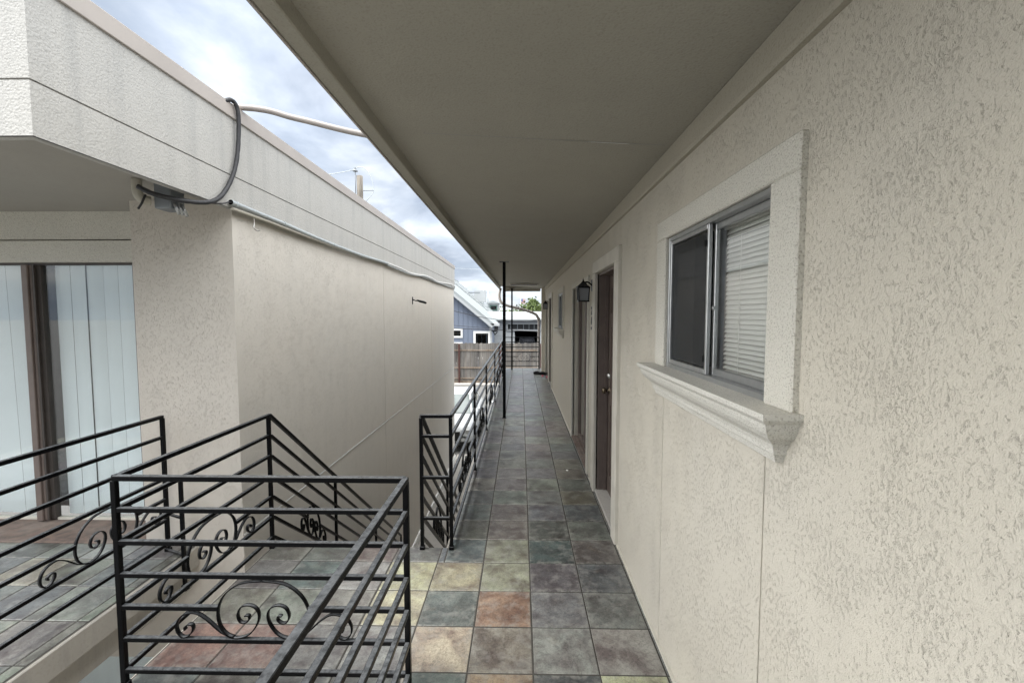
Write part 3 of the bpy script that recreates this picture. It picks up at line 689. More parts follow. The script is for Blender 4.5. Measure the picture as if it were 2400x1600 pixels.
# wall lanterns
def lantern(y, z, label):
    o = empty('wall_lantern', (XR, y, z), label, 'lamp', 'black wall lanterns along the walkway')
    b = MB(); b.box((XR-.018, y-.04, z-.055), (XR-.0005, y+.04, z+.06), .006); b.build('back_plate', 'metal_black', o)
    a = MB(); a.tube(spline([(XR-.015, y, z), (XR-.035, y, z+.022), (XR-.06, y, z+.034), (XR-.092, y, z+.03)], 5), .007, 8); a.build('arm', 'metal_black', o)
    cx, zt, zb, hw = XR-.098, z-.025, z-.145, .053
    fr = MB()
    for sx in (-1, 1):
        for sy in (-1, 1): fr.beam((cx+sx*hw*.86, y+sy*hw*.86, zb), (cx+sx*hw, y+sy*hw, zt), .010, .010)
    fr.box((cx-hw-.008, y-hw-.008, zt), (cx+hw+.008, y+hw+.008, zt+.012), .002); fr.box((cx-hw*.9-.006, y-hw*.9-.006, zb-.012), (cx+hw*.9+.006, y+hw*.9+.006, zb), .002)
    fr.build('frame', 'metal_black', o)
    c = MB(); c.lathe([(hw*1.30, 0), (hw*1.0, .012), (hw*.6, .032), (hw*.36, .044), (hw*.3, .05), (.007, .058), (.009, .064), (.003, .076), (0, .092)], (cx, y, zt+.0121), (0,0,1), 4 if False else 12); c.build('cap', 'metal_black', o)
    for nx, ny in ((-1,0), (1,0), (0,-1), (0,1)):
        g_ = MB(); h1, h0 = hw-.006, hw*.86-.004
        def P(s_, h, zz): return (cx+nx*h+(s_*h if ny else 0), y+ny*h+(s_*h if nx else 0), zz)
        g_.quad([P(-1, h0, zb), P(1, h0, zb), P(1, h1, zt), P(-1, h1, zt)]); g_.build('pane', 'frost', o)
    return o
lantern(4.395, 1.945, 'nearer black lantern with frosted panes on the wall beside the first brown door')
lantern(11.12, 1.945, 'farther small black lantern beside the last sliding door')

# unit numerals
def text_mesh(txt, size, depth):
    cu = bpy.data.curves.new('t', 'FONT'); cu.body = txt; cu.size = size; cu.extrude = depth; cu.align_x = 'CENTER'; cu.resolution_u = 4
    ob = bpy.data.objects.new('t', cu); col.objects.link(ob)
    dg = bpy.context.evaluated_depsgraph_get(); me = bpy.data.meshes.new_from_object(ob.evaluated_get(dg)); bpy.data.objects.remove(ob); bpy.data.curves.remove(cu); return me
nr = empty('unit_number', (XR, 4.44, 1.6), 'black numerals stacked one above the other on the wall under the near lantern', 'house number')
for ch, zc in (('2', 1.66), ('6', 1.565)):
    me = text_mesh(ch, .12, .004); me.materials.append(M['metal_black']); me.name = 'numeral'
    o = bpy.data.objects.new('numeral', me); col.objects.link(o); o.parent = nr; o.location = (-.005, 0, zc-1.6); o.rotation_euler = (R(90), 0, R(-90))
pl = MB(); pl.box((XR-.008, 4.405, 1.515), (XR-.0005, 4.475, 1.545), .002); pl.build('plate', 'metal_black', nr)

# posts of the walkway canopy
for yy, top, lb in ((7.14, ceil_z(-.262), 'nearer tall black steel post holding up the walkway ceiling'), (13.42, 2.433, 'farther tall black steel post at the end of the walkway')):
    o = empty('canopy_post', (-.262, yy, 0), lb, 'post', 'black posts under the canopy')
    m = MB(); m.box((-.262-.024, yy-.024, .005), (-.262+.024, yy+.024, top-.0045), .003); m.build('shaft', 'metal_black', o)
    m = MB(); m.box((-.262-.075, yy-.05, top-.0045), (-.262+.075, yy+.05, top-.0005 if yy > 8 else top+.003)); m.build('top_plate', 'metal_black', o)
    m = MB(); m.box((-.262-.033, yy-.033, .0006), (-.262+.033, yy+.033, .005)); m.build('base_plate', 'metal_black', o)
# ceiling light at the far end
cl = empty('ceiling_light', (.08, 11.68, 2.47), 'long slim white light fixture on the ceiling at the far end', 'ceiling light')
m = MB(); m.box((-.30, 11.60, 2.425), (.46, 11.76, 2.446), .008); m.build('housing', 'cream', cl)
m = MB(); m.box((-.27, 11.615, 2.408), (.43, 11.745, 2.4249), .008); m.build('diffuser', 'frost', cl)
m = MB(); m.box((-.2, 11.64, 2.4461), (.36, 11.72, 2.458)); m.build('mount', 'cream', cl)
# downspout at the far end
ds = MB(); ds.tube(spline([(-.62, 13.97, 2.47), (-.655, 13.97, 2.33), (-.66, 13.97, 2.18), (-.60, 13.97, 2.03), (-.42, 13.97, 1.93), (0.1, 13.97, 1.80), (.38, 13.97, 1.70), (.50, 13.97, 1.62), (.56, 13.97, 1.45), (.565, 13.97, 1.2), (.565, 13.97, -2.6)], 8), .042, 12)
tag(ds.build('downspout', 'coping'), 'grey drainpipe curving from the canopy corner across the end opening and down', 'drainpipe')

# shoes by the far door
sh = empty('shoe_pair', (.56, 12.2, 0), 'pair of black shoes lying on the tiles by the far door', 'shoes')
for i, (sx, sy, rz) in enumerate(((.50, 12.35, -.5), (.66, 12.25, -.3))):
    m = MB(); c_, s_ = math.cos(rz), math.sin(rz)
    st = [(-.15, .034, .06, .004), (-.12, .042, .085, .002), (-.05, .040, .095, .001), (.02, .044, .075, .001), (.09, .050, .055, .001), (.13, .044, .045, .003), (.155, .020, .03, .008)]
    rings = []
    for (l_, hw_, h_, b_) in st:
        ring = []
        for k in range(10):
            t_ = 2*math.pi*k/10; lx, lz = hw_*math.cos(t_), b_+(h_-b_)*(.5+.5*math.sin(t_)); ring.append((sx+l_*c_-lx*s_, sy+l_*s_+lx*c_, lz))
        rings.append(ring)
    for a in range(len(rings)-1):
        for k in range(10): m.quad([rings[a][k], rings[a][(k+1) % 10], rings[a+1][(k+1) % 10], rings[a+1][k]], True)
    m.quad(rings[0]); m.quad(rings[-1][::-1]); m.build('shoe', 'fab_black', sh)
sn = empty('sandal_pair', (.62, 11.7, 0), 'pink and red sandals in front of the black shoes', 'sandals')
for sx, sy in ((.55, 11.84), (.66, 11.64)):
    m = MB(); m.prism([(sx-.12, sy-.03), (sx-.05, sy-.045), (sx+.06, sy-.04), (sx+.12, sy-.015), (sx+.12, sy+.03), (sx+.05, sy+.05), (sx-.06, sy+.035), (sx-.12, sy+.02)], 2, .001, .018); so = m.build('sole', 'siding_white', sn)
    m = MB(); m.ribbon(spline([(sx+.03, sy-.045, .012), (sx+.03, sy-.02, .05), (sx+.03, sy+.02, .052), (sx+.03, sy+.052, .012)], 4), (1,0,0), .05, .004); m.build('strap', 'pink', sn)
# small clutter on the tiles
m = MB(); m.lathe([(0, .006), (.012, .005), (.014, 0)], (0.50, 4.72, .001), (0,0,1), 8); tag(m.build('pebble', 'white'), 'tiny white bit of litter on the grey tiles near the nearer brown door', 'litter')

# ------------------------------------------------------------------ left-hand building
XL, YF = -2.005, 3.12
lb = empty('stucco_building', (-2.0, 6, GROUND), 'grey beige flat-roofed stucco building on the left with a deep overhanging fascia', 'building')
G = .0035
hol = [(6.55-G, 6.55+G, -2.6, 2.4, .006, True), (10.05-G, 10.05+G, -2.6, 2.4, .006, True)]
w = MB(); fnl = lambda u, v, d: (XL-d, u, v)
face_grid(w, fnl, YF, 13.42, 0.082, 2.42, [h[:2]+(0.082, 2.42)+h[4:] for h in hol], .2)
face_grid(w, fnl, YF, 13.42, -2.62, 0.066, [h[:2]+(-2.62, 0.066)+h[4:] for h in hol], .2)
w.quad([fnl(YF, 0.066, .008), fnl(13.42, 0.066, .008), fnl(13.42, 0.082, .008), fnl(YF, 0.082, .008)])
w.quad([fnl(YF, .066, 0), fnl(13.42, .066, 0), fnl(13.42, .066, .008), fnl(YF, .066, .008)]); w.quad([fnl(YF, .082, 0), fnl(13.42, .082, 0), fnl(13.42, .082, .008), fnl(YF, .082, .008)])
w.quad([(XL, 13.42, -2.62), (XL-6, 13.42, -2.62), (XL-6, 13.42, 2.42), (XL, 13.42, 2.42)])
w.build('side_wall', 'stucco_left', lb)
jl = MB(); jl.box((XL-.004, YF+.01, .0665), (XL+.005, 13.41, .0755)); jl.build('joint_trim', 'white', lb)
w = MB(); XJ = -2.722
fnf = lambda u, v, d: (u, YF+d, v)
w.quad([(XJ, YF, -.15), (XL, YF, -.15), (XL, YF, 2.46), (XJ, YF, 2.46)]); w.quad([(XJ, YF, -.15), (XJ, YF+.42, -.15), (XJ, YF+.42, 2.46), (XJ, YF, 2.46)])
face_grid(w, fnf, -6.2, XL, -2.75, -.15, [(-5.2, -2.16, -2.7, -.86, .3, False)], .3)
w.build('front_wall', 'stucco_front', lb)
pm = MB(); pm.box((XL-.001, YF+.2, GROUND), (XL+.03, 13.44, -2.62), .006); pm.build('plinth', 'white', lb)
# roof overhang
XF, YC = -1.98, 1.83
f = MB()
def fas(z0, z1):
    f.quad([(XF, YC, z0), (XF, 13.47, z0), (XF, 13.47, z1), (XF, YC, z1)]); f.quad([(XF, YC, z0), (-6.2, YC, z0), (-6.2, YC, z1), (XF, YC, z1)])
    f.quad([(XF-.012, YC+.012, z0), (-6.2, YC+.012, z0), (-6.2, YC, z0), (XF, YC, z0)]); f.quad([(XF, YC, z0), (XF-.012, YC+.012, z0), (XF-.012, 13.47, z0), (XF, 13.47, z0)])
    f.quad([(XF, YC, z1), (XF, 13.47, z1), (XF-.012, 13.47, z1), (XF-.012, YC+.012, z1)]); f.quad([(XF, YC, z1), (XF-.012, YC+.012, z1), (-6.2, YC+.012, z1), (-6.2, YC, z1)])
    f.quad([(XF, 13.47, z0), (-6.2, 13.47, z0), (-6.2, 13.47, z1), (XF, 13.47, z1)])
fas(2.393, 2.612); fas(2.620, 3.03)
f.quad([(XF-.012, YC+.012, 2.6), (XF-.012, 13.47, 2.6), (XF-.012, 13.47, 2.63), (XF-.012, YC+.012, 2.63)]); f.quad([(XF-.012, YC+.012, 2.6), (-6.2, YC+.012, 2.6), (-6.2, YC+.012, 2.63), (XF-.012, YC+.012, 2.63)])
f.quad([(XF, YC, 2.393), (XF, 13.47, 2.393), (XF-.05, 13.47, 2.393), (XF-.05, YC+.05, 2.393)]); f.quad([(XF, YC, 2.393), (XF-.05, YC+.05, 2.393), (-6.2, YC+.05, 2.393), (-6.2, YC, 2.393)])
f.quad([(XF-.05, YC+.05, 2.393), (XF-.05, 3.12, 2.393), (XF-.05, 3.12, 2.46), (XF-.05, YC+.05, 2.46)]); f.quad([(XF-.05, YC+.05, 2.393), (-6.2, YC+.05, 2.393), (-6.2, YC+.05, 2.46), (XF-.05, YC+.05, 2.46)])
f.build('fascia', 'fascia', lb)
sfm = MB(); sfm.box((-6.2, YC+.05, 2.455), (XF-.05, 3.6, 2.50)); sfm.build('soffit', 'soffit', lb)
cp = MB(); cp.box((XF-.002, YC-.014, 3.005), (XF+.014, 13.485, 3.10), .003); cp.box((-6.2, YC-.014, 3.005), (XF-.0021, YC+.002, 3.10), .003); cp.box((-6.2, YC+.0021, 3.086), (XF-.0022, 13.485, 3.099)); cp.build('coping', 'coping', lb)
# recessed sliding glass doors
YD = 3.43
dr_ = MB()
dr_.box((-6.2, YD, 2.242), (XJ+.0, YD+.1, 2.455)); dr_.box((-6.2, YD-.018, 2.068), (XJ+.0, YD+.1, 2.232), .003); dr_.build('lintel', 'trim_stucco', lb)
d = MB(); d.box((-6.2, YD+.02, 2.052), (XJ, YD+.08, 2.0675)); d.build('head_track', 'brown_dark', lb)
def left_door():
    o = MB(); o.box((-3.865, YD-.012, .02), (-3.815, YD+.07, 2.05), .004); o.box((-3.8149, YD+.004, .02), (-3.795, YD+.07, 2.05), .003); 
    o = o.build('glass_door', 'brown', lb)
    e_ = MB(); e_.box((-5.2, YD-.012, .02), (-5.14, YD+.07, 2.05), .004); e_.build('stile', 'brown', o)
    q = MB(); q.box((-3.7949, YD+.022, .02), (-3.745, YD+.07, 2.05), .003); q.box((-3.79, YD+.001, .02), (-3.775, YD+.0219, 2.05)); q.build('mullion', 'brown_dark', o)
    for a, b in ((-3.745, XJ), (-5.14, -3.865)):
        p = MB(); p.box((a, YD+.045, .03), (b, YD+.050, 2.052)); p.build('pane', 'glass', o)
    fr = MB()
    fr.box((-5.14, YD+.035, .012), (-3.865, YD+.07, .030)); fr.box((-3.745, YD+.035, .012), (XJ, YD+.07, .030)); fr.build('bottom_rail', 'cream', o)
    v = MB(); rng = random.Random(4)
    xs = []; x = -3.72
    gaps = {2: .010, 4: .006, 7: .016}
    i = 0
    while x < XJ+.05:
        wd = .125 + rng.uniform(-.004, .004); yo = YD+.115+rng.uniform(-.006, .006); tilt = rng.uniform(-.012, .012)
        pts = 4
        for k in range(pts):
            xa, xb = x+wd*k/pts, x+wd*(k+1)/pts; bow = lambda t: -.010*math.sin(math.pi*t)
            v.quad([(xa, yo+bow(k/pts)+tilt*k/pts, .035), (xb, yo+bow((k+1)/pts)+tilt*(k+1)/pts, .035), (xb, yo+bow((k+1)/pts)+tilt*(k+1)/pts, 2.06), (xa, yo+bow(k/pts)+tilt*k/pts, 2.06)], True)
        x += wd + gaps.get(i, 0.0015); i += 1
    x = -4.32; i = 0
    while x < -3.86:
        wd = .115; yo = YD+.115+rng.uniform(-.005, .005); tl = rng.uniform(-.02, .02)
        v.quad([(x, yo, .035), (x+wd, yo+tl, .035), (x+wd-.04, yo+tl, 2.06), (x-.04, yo, 2.06)]); x += wd+(.016 if i == 2 else .002); i += 1
    v.build('vertical_blind', 'vane', o)
    bk = MB(); bk.box((-6.2, YD+.55, -.1), (XJ+.3, YD+.56, 2.3)); bk.box((-6.2, YD+.11, 2.07), (XJ, YD+.55, 2.08)); bk.build('dark_room', 'dark_room', o)
    return o
left_door()
s = MB(); s.box((-6.2, 3.119, -.14), (XJ-.001, YD+.09, .011), .006); s.build('threshold', 'sill_wood', lb)
# lower storey glass door under the balcony
lo = MB(); lo.box((-5.2, YF+.06, -2.7), (-5.14, YF+.12, -.86)); lo.box((-3.6, YF+.06, -2.7), (-3.54, YF+.12, -.86)); lo = lo.build('lower_glass_door', 'cream', lb)
p = MB(); p.box((-5.14, YF+.09, -2.7), (-3.6, YF+.095, -.86)); p.box((-3.54, YF+.09, -2.7), (-2.16, YF+.095, -.86)); p.build('pane', 'glass', lo)
v = MB()
x = -5.15
while x < -2.2: v.quad([(x, YF+.16, -2.7), (x+.1, YF+.19, -2.7), (x+.1, YF+.19, -.88), (x, YF+.16, -.88)]); x += .108
v.build('vertical_blind', 'vane', lo)
bk = MB(); bk.box((-5.3, YF+.29, -2.74), (-2.1, YF+.3, -.8)); bk.build('dark_backing', 'dark_room', lo)

# neighbouring wing beyond the glass reflections
wg = empty('rear_building', (-6, -13, GROUND), 'pale flat-roofed building seen only as a reflection in the left glass door', 'building')
q = MB(); q.box((-16, -14, GROUND), (-1.6, -12.5, 2.5)); q.build('wall', 'siding_white', wg)
q = MB(); q.box((-16.1, -14.1, 2.501), (-1.5, -12.3, 3.1)); q.build('roof_band', 'white', wg)

# ------------------------------------------------------------------ services on the left building
XS = XF+.024
m = MB(); P_ = [(XS-.03, 3.03, 3.075), (XS+.0, 3.09, 3.112), (XS+.012, 3.135, 3.06), (XS+.006, 3.14, 2.87), (XS+.004, 3.10, 2.68), (XS+.004, 3.015, 2.525), (XS+.004, 2.91, 2.415), (XS-.01, 2.80, 2.362), (XS-.06, 2.68, 2.345), (XS-.16, 2.60, 2.36), (XS-.24, 2.58, 2.40)]
m.tube(spline(P_, 6), .014, 10, wav=.06); tag(m.build('cable', 'cable'), 'thick black cable hanging in a curve down the left fascia', 'cable')
m = MB(); m.tube(spline([(-3.2, 3.18, 3.13), (-2.0, 3.22, 3.125), (-1.6, 3.26, 3.06), (-1.15, 3.3, 2.965), (-.62, 3.34, 2.90), (-.2, 3.36, 2.95)], 6), .021, 12); tag(m.build('pipe', 'pvc'), 'pale plastic pipe spanning the gap between the two roofs', 'pipe')
cd = empty('conduit', (XS, 3.0, 2.43), 'thin galvanised conduit running along the top of the left wall', 'conduit')
cz = [(3.04, 2.432), (3.3, 2.428), (3.674, 2.423), (3.955, 2.415), (4.3, 2.405), (4.672, 2.400), (5.1, 2.396), (5.553, 2.396), (6.042, 2.408), (6.6, 2.420)]
m = MB(); m.tube([(XS, y, z-.01) for y, z in cz], .0175, 12, cap=False); m.build('tube', 'galv', cd)
m = MB(); m.lathe([(.0175, 0), (.0135, 0), (.0135, .04), (0, .04)], (XS, 3.04, 2.422), (0,1,0), 12); m.build('open_end', 'rubber', cd)
for yy, zz in ((3.10, 2.421), (3.72, 2.412), (5.58, 2.386), (4.7, 2.389)):
    m = MB(); m.tube([(XS, yy-.009, zz), (XS, yy+.009, zz)], .0205, 12); m.box((XF+.0005, yy-.009, zz-.03), (XF+.004, yy+.009, zz+.03)); m.build('strap', 'galv', cd)
m = MB(); m.tube([(XS-.004, 3.06, 2.385), (XS-.004, 3.5, 2.385), (XS-.004, 4.0, 2.378), (XS-.004, 5.0, 2.373), (XS-.004, 6.0, 2.385)], .012, 8); tag(m.build('thin_conduit', 'beige_plastic'), 'thin tan conduit just below the galvanised one at the left wall top', 'conduit')
m = MB(); m.tube(spline([(XS, 6.6, 2.410), (XS, 7.3, 2.41), (XS, 7.9, 2.392), (XS, 8.5, 2.41), (XS, 9.2, 2.452), (XS, 9.9, 2.45), (XS, 10.6, 2.425), (XS, 11.6, 2.46), (XS, 12.6, 2.50), (XS, 13.4, 2.475), (XS-.1, 13.52, 2.47)], 6), .013, 8)
tag(m.build('white_cable', 'white'), 'white wavy cable continuing past the conduit to the far left corner', 'cable')
m = MB(); m.tube(spline([(XS, 6.6, 2.388), (XS, 8.0, 2.372), (XS, 9.3, 2.432), (XS, 10.4, 2.41), (XS, 11.8, 2.42), (XS, 13.3, 2.44)], 6), .009, 8); tag(m.build('grey_cable', 'galv'), 'slimmer grey cable directly under the white wavy cable', 'cable')
m = MB(); m.tube(spline([(XS-.12, 2.72, 2.36), (XS-.04, 2.85, 2.372), (XS, 2.95, 2.392), (XS, 3.02, 2.418), (XS, 3.06, 2.423)], 6), .0045, 6); tag(m.build('thin_cable', 'cable'), 'thin black wire looping into the open end of the galvanised conduit', 'wire')
jb = empty('junction_box', (-2.16, 2.72, 2.38), 'grey junction box with short pipe stubs under the left soffit', 'junction box')
m = MB(); m.box((-2.19, 2.68, 2.30), (-2.09, 2.80, 2.4545), .006); m.build('box', 'plastic_grey', jb)
for dy_ in (2.70, 2.73, 2.765):
    m = MB(); m.tube([(-2.085, dy_, 2.34), (-2.06, dy_+.01, 2.27)], .009, 8); m.build('stub', 'alu', jb)
m = MB(); m.tube(spline([(-2.235, 2.62, 2.4545), (-2.235, 2.62, 2.38), (-2.225, 2.64, 2.345), (-2.20, 2.67, 2.34)], 5), .026, 12); tag(m.build('conduit_elbow', 'beige_plastic'), 'fat beige pipe elbow coming out of the left soffit beside the black cable', 'pipe')
m = MB(); m.tube([(-2.17, 2.60, 2.36), (-2.19, 2.595, 2.31), (-2.21, 2.59, 2.275)], .006, 6); tag(m.build('cable_tail', 'cable'), 'loose black wire end dangling under the left soffit', 'wire')
m = MB(); m.tube(spline([(XS-.005, 3.31, 2.37), (XS-.005, 3.31, 2.335), (XS-.003, 3.30, 2.30), (XS+.004, 3.325, 2.285), (XS+.006, 3.36, 2.292)], 5), .0035, 6); tag(m.build('hook', 'chrome'), 'small bent wire hook hanging below the conduit near the left wall corner', 'hook')
bk_ = empty('wall_bracket', (XL, 8.29, 1.9), 'short black torch-shaped bracket sticking out of the left wall', 'bracket')
m = MB(); m.box((XL+.0005, 8.275, 1.85), (XL+.012, 8.305, 1.985), .003); m.build('plate', 'metal_black', bk_)
m = MB(); m.tube([(XL+.01, 8.29, 1.935), (XL+.06, 8.29, 1.915), (XL+.10, 8.29, 1.918), (XL+.14, 8.29, 1.905), (XL+.22, 8.29, 1.885), (XL+.25, 8.29, 1.872), (XL+.262, 8.29, 1.866)], .01, 8, rs=[.012, .009, .017, .022, .023, .020, .010]); m.build('arm', 'metal_black', bk_)
m = MB(); m.lathe([(.012, 0), (.010, .004), (0, .006)], (XF+.0005, 2.96, 2.60), (1,0,0), 10); 

# ------------------------------------------------------------------ railings
ZB = [.958, .816, .669, .521, .374, .226, .079]     # bar heights, top rail first
PW, BW = .024, .0215
motif = [(0.0, 0.262), (-0.098, 0.249), (-0.171, 0.196), (-0.203, 0.124), (-0.194, 0.052), (-0.157, 0.010), (-0.115, 0.0), (-0.064, 0.018), (-0.029, 0.064), (-0.019, 0.108), (-0.035, 0.140), (-0.068, 0.152), (-0.100, 0.140), (-0.115, 0.106), (-0.106, 0.077), (-0.085, 0.070), (-0.064, 0.084), (-0.066, 0.103), (-0.083, 0.102)]
tail = [(-0.135, 0.003), (-0.19, 0.026), (-0.248, 0.078), (-0.289, 0.107), (-0.322, 0.113), (-0.365, 0.099), (-0.390, 0.062), (-0.388, 0.024), (-0.365, 0.001), (-0.337, 0.008), (-0.318, 0.034), (-0.320, 0.056), (-0.337, 0.059), (-0.355, 0.046), (-0.352, 0.033)]
def rail_point(a, b, t, z):
    return Vector((a[0]+(b[0]-a[0])*t, a[1]+(b[1]-a[1])*t, a[2]+(b[2]-a[2])*t + z))
def rail_panel(root, a, b, bars=ZB, scroll=True, centre=.5, sscale=1.0, offs=0.0):
    """panel between two post axes a and b (floor points, may slope)"""
    a = Vector(a); b = Vector(b); L = math.hypot(b.x-a.x, b.y-a.y); hd = Vector((b.x-a.x, b.y-a.y, 0))/L
    nrm_ = Vector((-hd.y, hd.x, 0)); slope = (b.z-a.z)/L
    for i, z in enumerate(bars):
        top = i == 0 and z > .9
        wd, ht = (.0265, .0235) if top else (BW, BW)
        e0, e1 = (0.0, L) if top else (PW/2-.001, L-PW/2+.001)
        name = 'top_rail' if top else 'bar'
        segs = [(e0, e1)]
        if scroll and abs(z-ZB[4]) < .01:
            c = L*centre; segs = [(e0, c-.201*sscale), (c+.201*sscale, e1)]
        for s0, s1 in segs:
            m = MB(); m.beam(rail_point(a, b, s0/L, z), rail_point(a, b, s1/L, z), wd, ht, (0,0,1), .0022); m.build(name, 'metal_black', root)
    if scroll:
        c = L*centre
        def tr(u, v):
            p = a + hd*(c+u*sscale); p = Vector((p.x, p.y, a.z + slope*(c+u*sscale) + ZB[5]+BW/2+.002+v)); return p
        for sg in (1, -1):
            m = MB(); m.ribbon([tr(sg*q[0], q[1]) for q in [(v_.x, v_.y) for v_ in spline([(x_, y_, 0) for x_, y_ in motif], 4)]], nrm_, .018, .005); m.build('scroll', 'metal_black', root)
            m = MB(); m.ribbon([tr(sg*q[0], q[1]) for q in [(v_.x, v_.y) for v_ in spline([(x_, y_, 0) for x_, y_ in tail], 4)]], nrm_, .018, .005); m.build('tail_scroll', 'metal_black', root)
def post(root, x, y, z0=0.0, z1=.947, foot=True):
    m = MB(); m.box((x-PW/2, y-PW/2, z0+.001), (x+PW/2, y+PW/2, z1), .0022)
    if foot: m.box((x-PW/2-.005, y-PW/2-.005, z0+.0006), (x+PW/2+.005, y+PW/2+.005, z0+.024), .002)
    m.build('post', 'metal_black', root)

AX, AY = -1.775, 1.885
r1 = empty('landing_railing', (-.495, AY, 0), 'black iron railing with scrolls around the near side and left side of the landing', 'railing', 'black iron railings')
post(r1, -.495, AY); post(r1, AX, AY); post(r1, AX, 3.085)
rail_panel(r1, (AX, AY, 0), (-.495, AY, 0))
rail_panel(r1, (AX, AY, 0), (AX, 3.085, 0), centre=.50)
rail_panel(r1, (-.495, .35, 0), (-.495, AY, 0)); post(r1, -.495, .35)
rail_panel(r1, (-.495, -1.2, 0), (-.495, .35, 0)); post(r1, -.495, -1.2)
# stair railing, wall side
SL = -.764
r2 = empty('stair_railing', (AX, 3.2, 0), 'black iron stair railing going down beside the left building wall', 'railing', 'black iron railings')
ys = [3.085, 4.175, 5.33, 6.45]
for i in range(3):
    rail_panel(r2, (AX, ys[i]+(PW/2 if i == 0 else 0), (ys[i]-3.085)*SL), (AX, ys[i+1], (ys[i+1]-3.085)*SL), scroll=(i == 0), centre=.58, sscale=.55)
    post(r2, AX, ys[i+1], (ys[i+1]-3.085)*SL-.16, (ys[i+1]-3.085)*SL+.947, False)
# walkway railing with short return and stair rail on its side
r3 = empty('walkway_railing', (-.49, 3.09, 0), 'long black iron railing with scrolls along the open side of the walkway', 'railing', 'black iron railings')
py = [3.09, 4.72, 6.36, 8.45, 10.17, 11.9, 13.65]
for i, y in enumerate(py): post(r3, -.49, y)
for i in range(len(py)-1): rail_panel(r3, (-.49, py[i], 0), (-.49, py[i+1], 0))
post(r3, -.698, 3.09)
rail_panel(r3, (-.698, 3.09, 0), (-.49, 3.09, 0), bars=[ZB[0], ZB[1], ZB[3], ZB[5]], scroll=False)
r5 = empty('inner_stair_railing', (-.698, 3.2, 0), 'black iron stair railing going down next to the walkway edge', 'railing', 'black iron railings')
ys = [3.09, 4.175, 5.33, 6.45]
for i in range(3):
    rail_panel(r5, (-.698, ys[i]+(PW/2 if i == 0 else 0), (ys[i]-3.09)*SL), (-.698, ys[i+1], (ys[i+1]-3.09)*SL), scroll=(i == 0), centre=.58, sscale=.55)
    post(r5, -.698, ys[i+1], (ys[i+1]-3.09)*SL-.16, (ys[i+1]-3.09)*SL+.947, False)
r6 = empty('end_railing', (.05, 13.65, 0), 'short black iron railing closing the far end of the walkway', 'railing', 'black iron railings')
rail_panel(r6, (-.478, 13.65, 0), (.565, 13.65, 0), centre=.56, sscale=.9); post(r6, .565, 13.65)
# balcony railing of the left building
r4 = empty('balcony_railing', (-2.49, 3.03, 0), 'black iron railing with scrolls along the edge of the left balcony', 'railing', 'black iron railings')
post(r4, -2.49, 3.03); post(r4, -2.49, 1.95); post(r4, -2.49, .6); post(r4, -2.49, -1.0)
rail_panel(r4, (-2.49, 1.95, 0), (-2.49, 3.03, 0), centre=.59); rail_panel(r4, (-2.49, .6, 0), (-2.49, 1.95, 0)); rail_panel(r4, (-2.49, -1.0, 0), (-2.49, .6, 0))
# side post bolted to the balcony slab
m = MB(); x_, y_ = -2.318, 2.95
m.box((x_-.011, y_-.011, -.20), (x_+.011, y_+.011, .555), .002); m.box((x_-.0165, y_-.02, -.235), (x_+.02, y_+.02, -.19), .004)
m.build('side_post', 'metal_black', r4)
for z in (.275, .012):
    m = MB(); m.beam((-2.478, 3.02, z), (x_-.005, 2.955, z), .016, .016, (0,0,1), .002); m.build('link_bar', 'metal_black', r4)

# ------------------------------------------------------------------ stairs
st = empty('staircase', (-1.24, 3.13, 0), 'tiled stairs going down between the left building and the walkway', 'stairs')
rise, run = .1965, .257
n = 14
tb = MB(); rb_ = MB()
for i in range(1, n):
    z = -rise*i; y0 = 3.135+run*(i-1)
    tb.box((-1.795, y0-.02, z-.05), (-.66, y0+run, z), .005, c=(0.13+.03*((i*7) % 3), 0.14+.02*((i*5) % 3), 0.135, (i*.37) % 1))
    rb_.box((-1.79, y0-.004, z-.05-.14), (-.665, y0+.012, z-.0505))
tb.build('treads', 'slate', st); rb_.build('risers', 'slab', st)
for x in (-1.80, -.665):
    sg = MB(); sg.prism([(3.14, -.20), (3.14, -.42), (3.14+run*13, -.42-rise*12.4), (3.14+run*13, -.2-rise*12.4)], 0, x-.008, x+.012); sg.build('stringer', 'metal_black', st)

# ------------------------------------------------------------------ fence
YFN = 28.6
fn = empty('wood_fence', (0, YFN, GROUND), 'tall weathered board fence behind the parking lot', 'fence')
b = MB(); rng = random.Random(5); x = -13.0
while x < 12:
    wd = rng.uniform(.13, .145); h = 2.56 + rng.uniform(-.03, .03); t_ = rng.uniform(.75, 1.25)
    c0 = rng.choice([(0.125,0.118,0.110), (0.14,0.127,0.115), (0.105,0.10,0.096), (0.155,0.147,0.136)])
    y_ = YFN + rng.uniform(-.012, .012)
    b.box((x, y_, GROUND+.16), (x+wd, y_+.018, GROUND+h), c=(c0[0]*t_, c0[1]*t_, c0[2]*t_, rng.random())); x += wd+rng.choice([.002, .004, .003, .012])
b.build('boards', 'fence_wood', fn)
for z in (GROUND+2.10, GROUND+.98, GROUND+.30):
    r_ = MB(); r_.box((-13, YFN-.055, z-.045), (12, YFN-.013, z+.045), .004); r_.build('rail', 'rail_wood', fn)
for x in (-11.8, -9.2, -6.6, -3.93, -1.3, 1.3, 3.9, 6.5):
    r_ = MB(); r_.box((x-.055, YFN-.16, GROUND), (x+.055, YFN-.056, GROUND+2.5), .008); r_.build('post', 'rust', fn)
kb = MB(); kb.box((-13, YFN-.03, GROUND+.002), (12, YFN+.05, GROUND+.159)); kb.build('kick_board', 'rail_wood', fn)

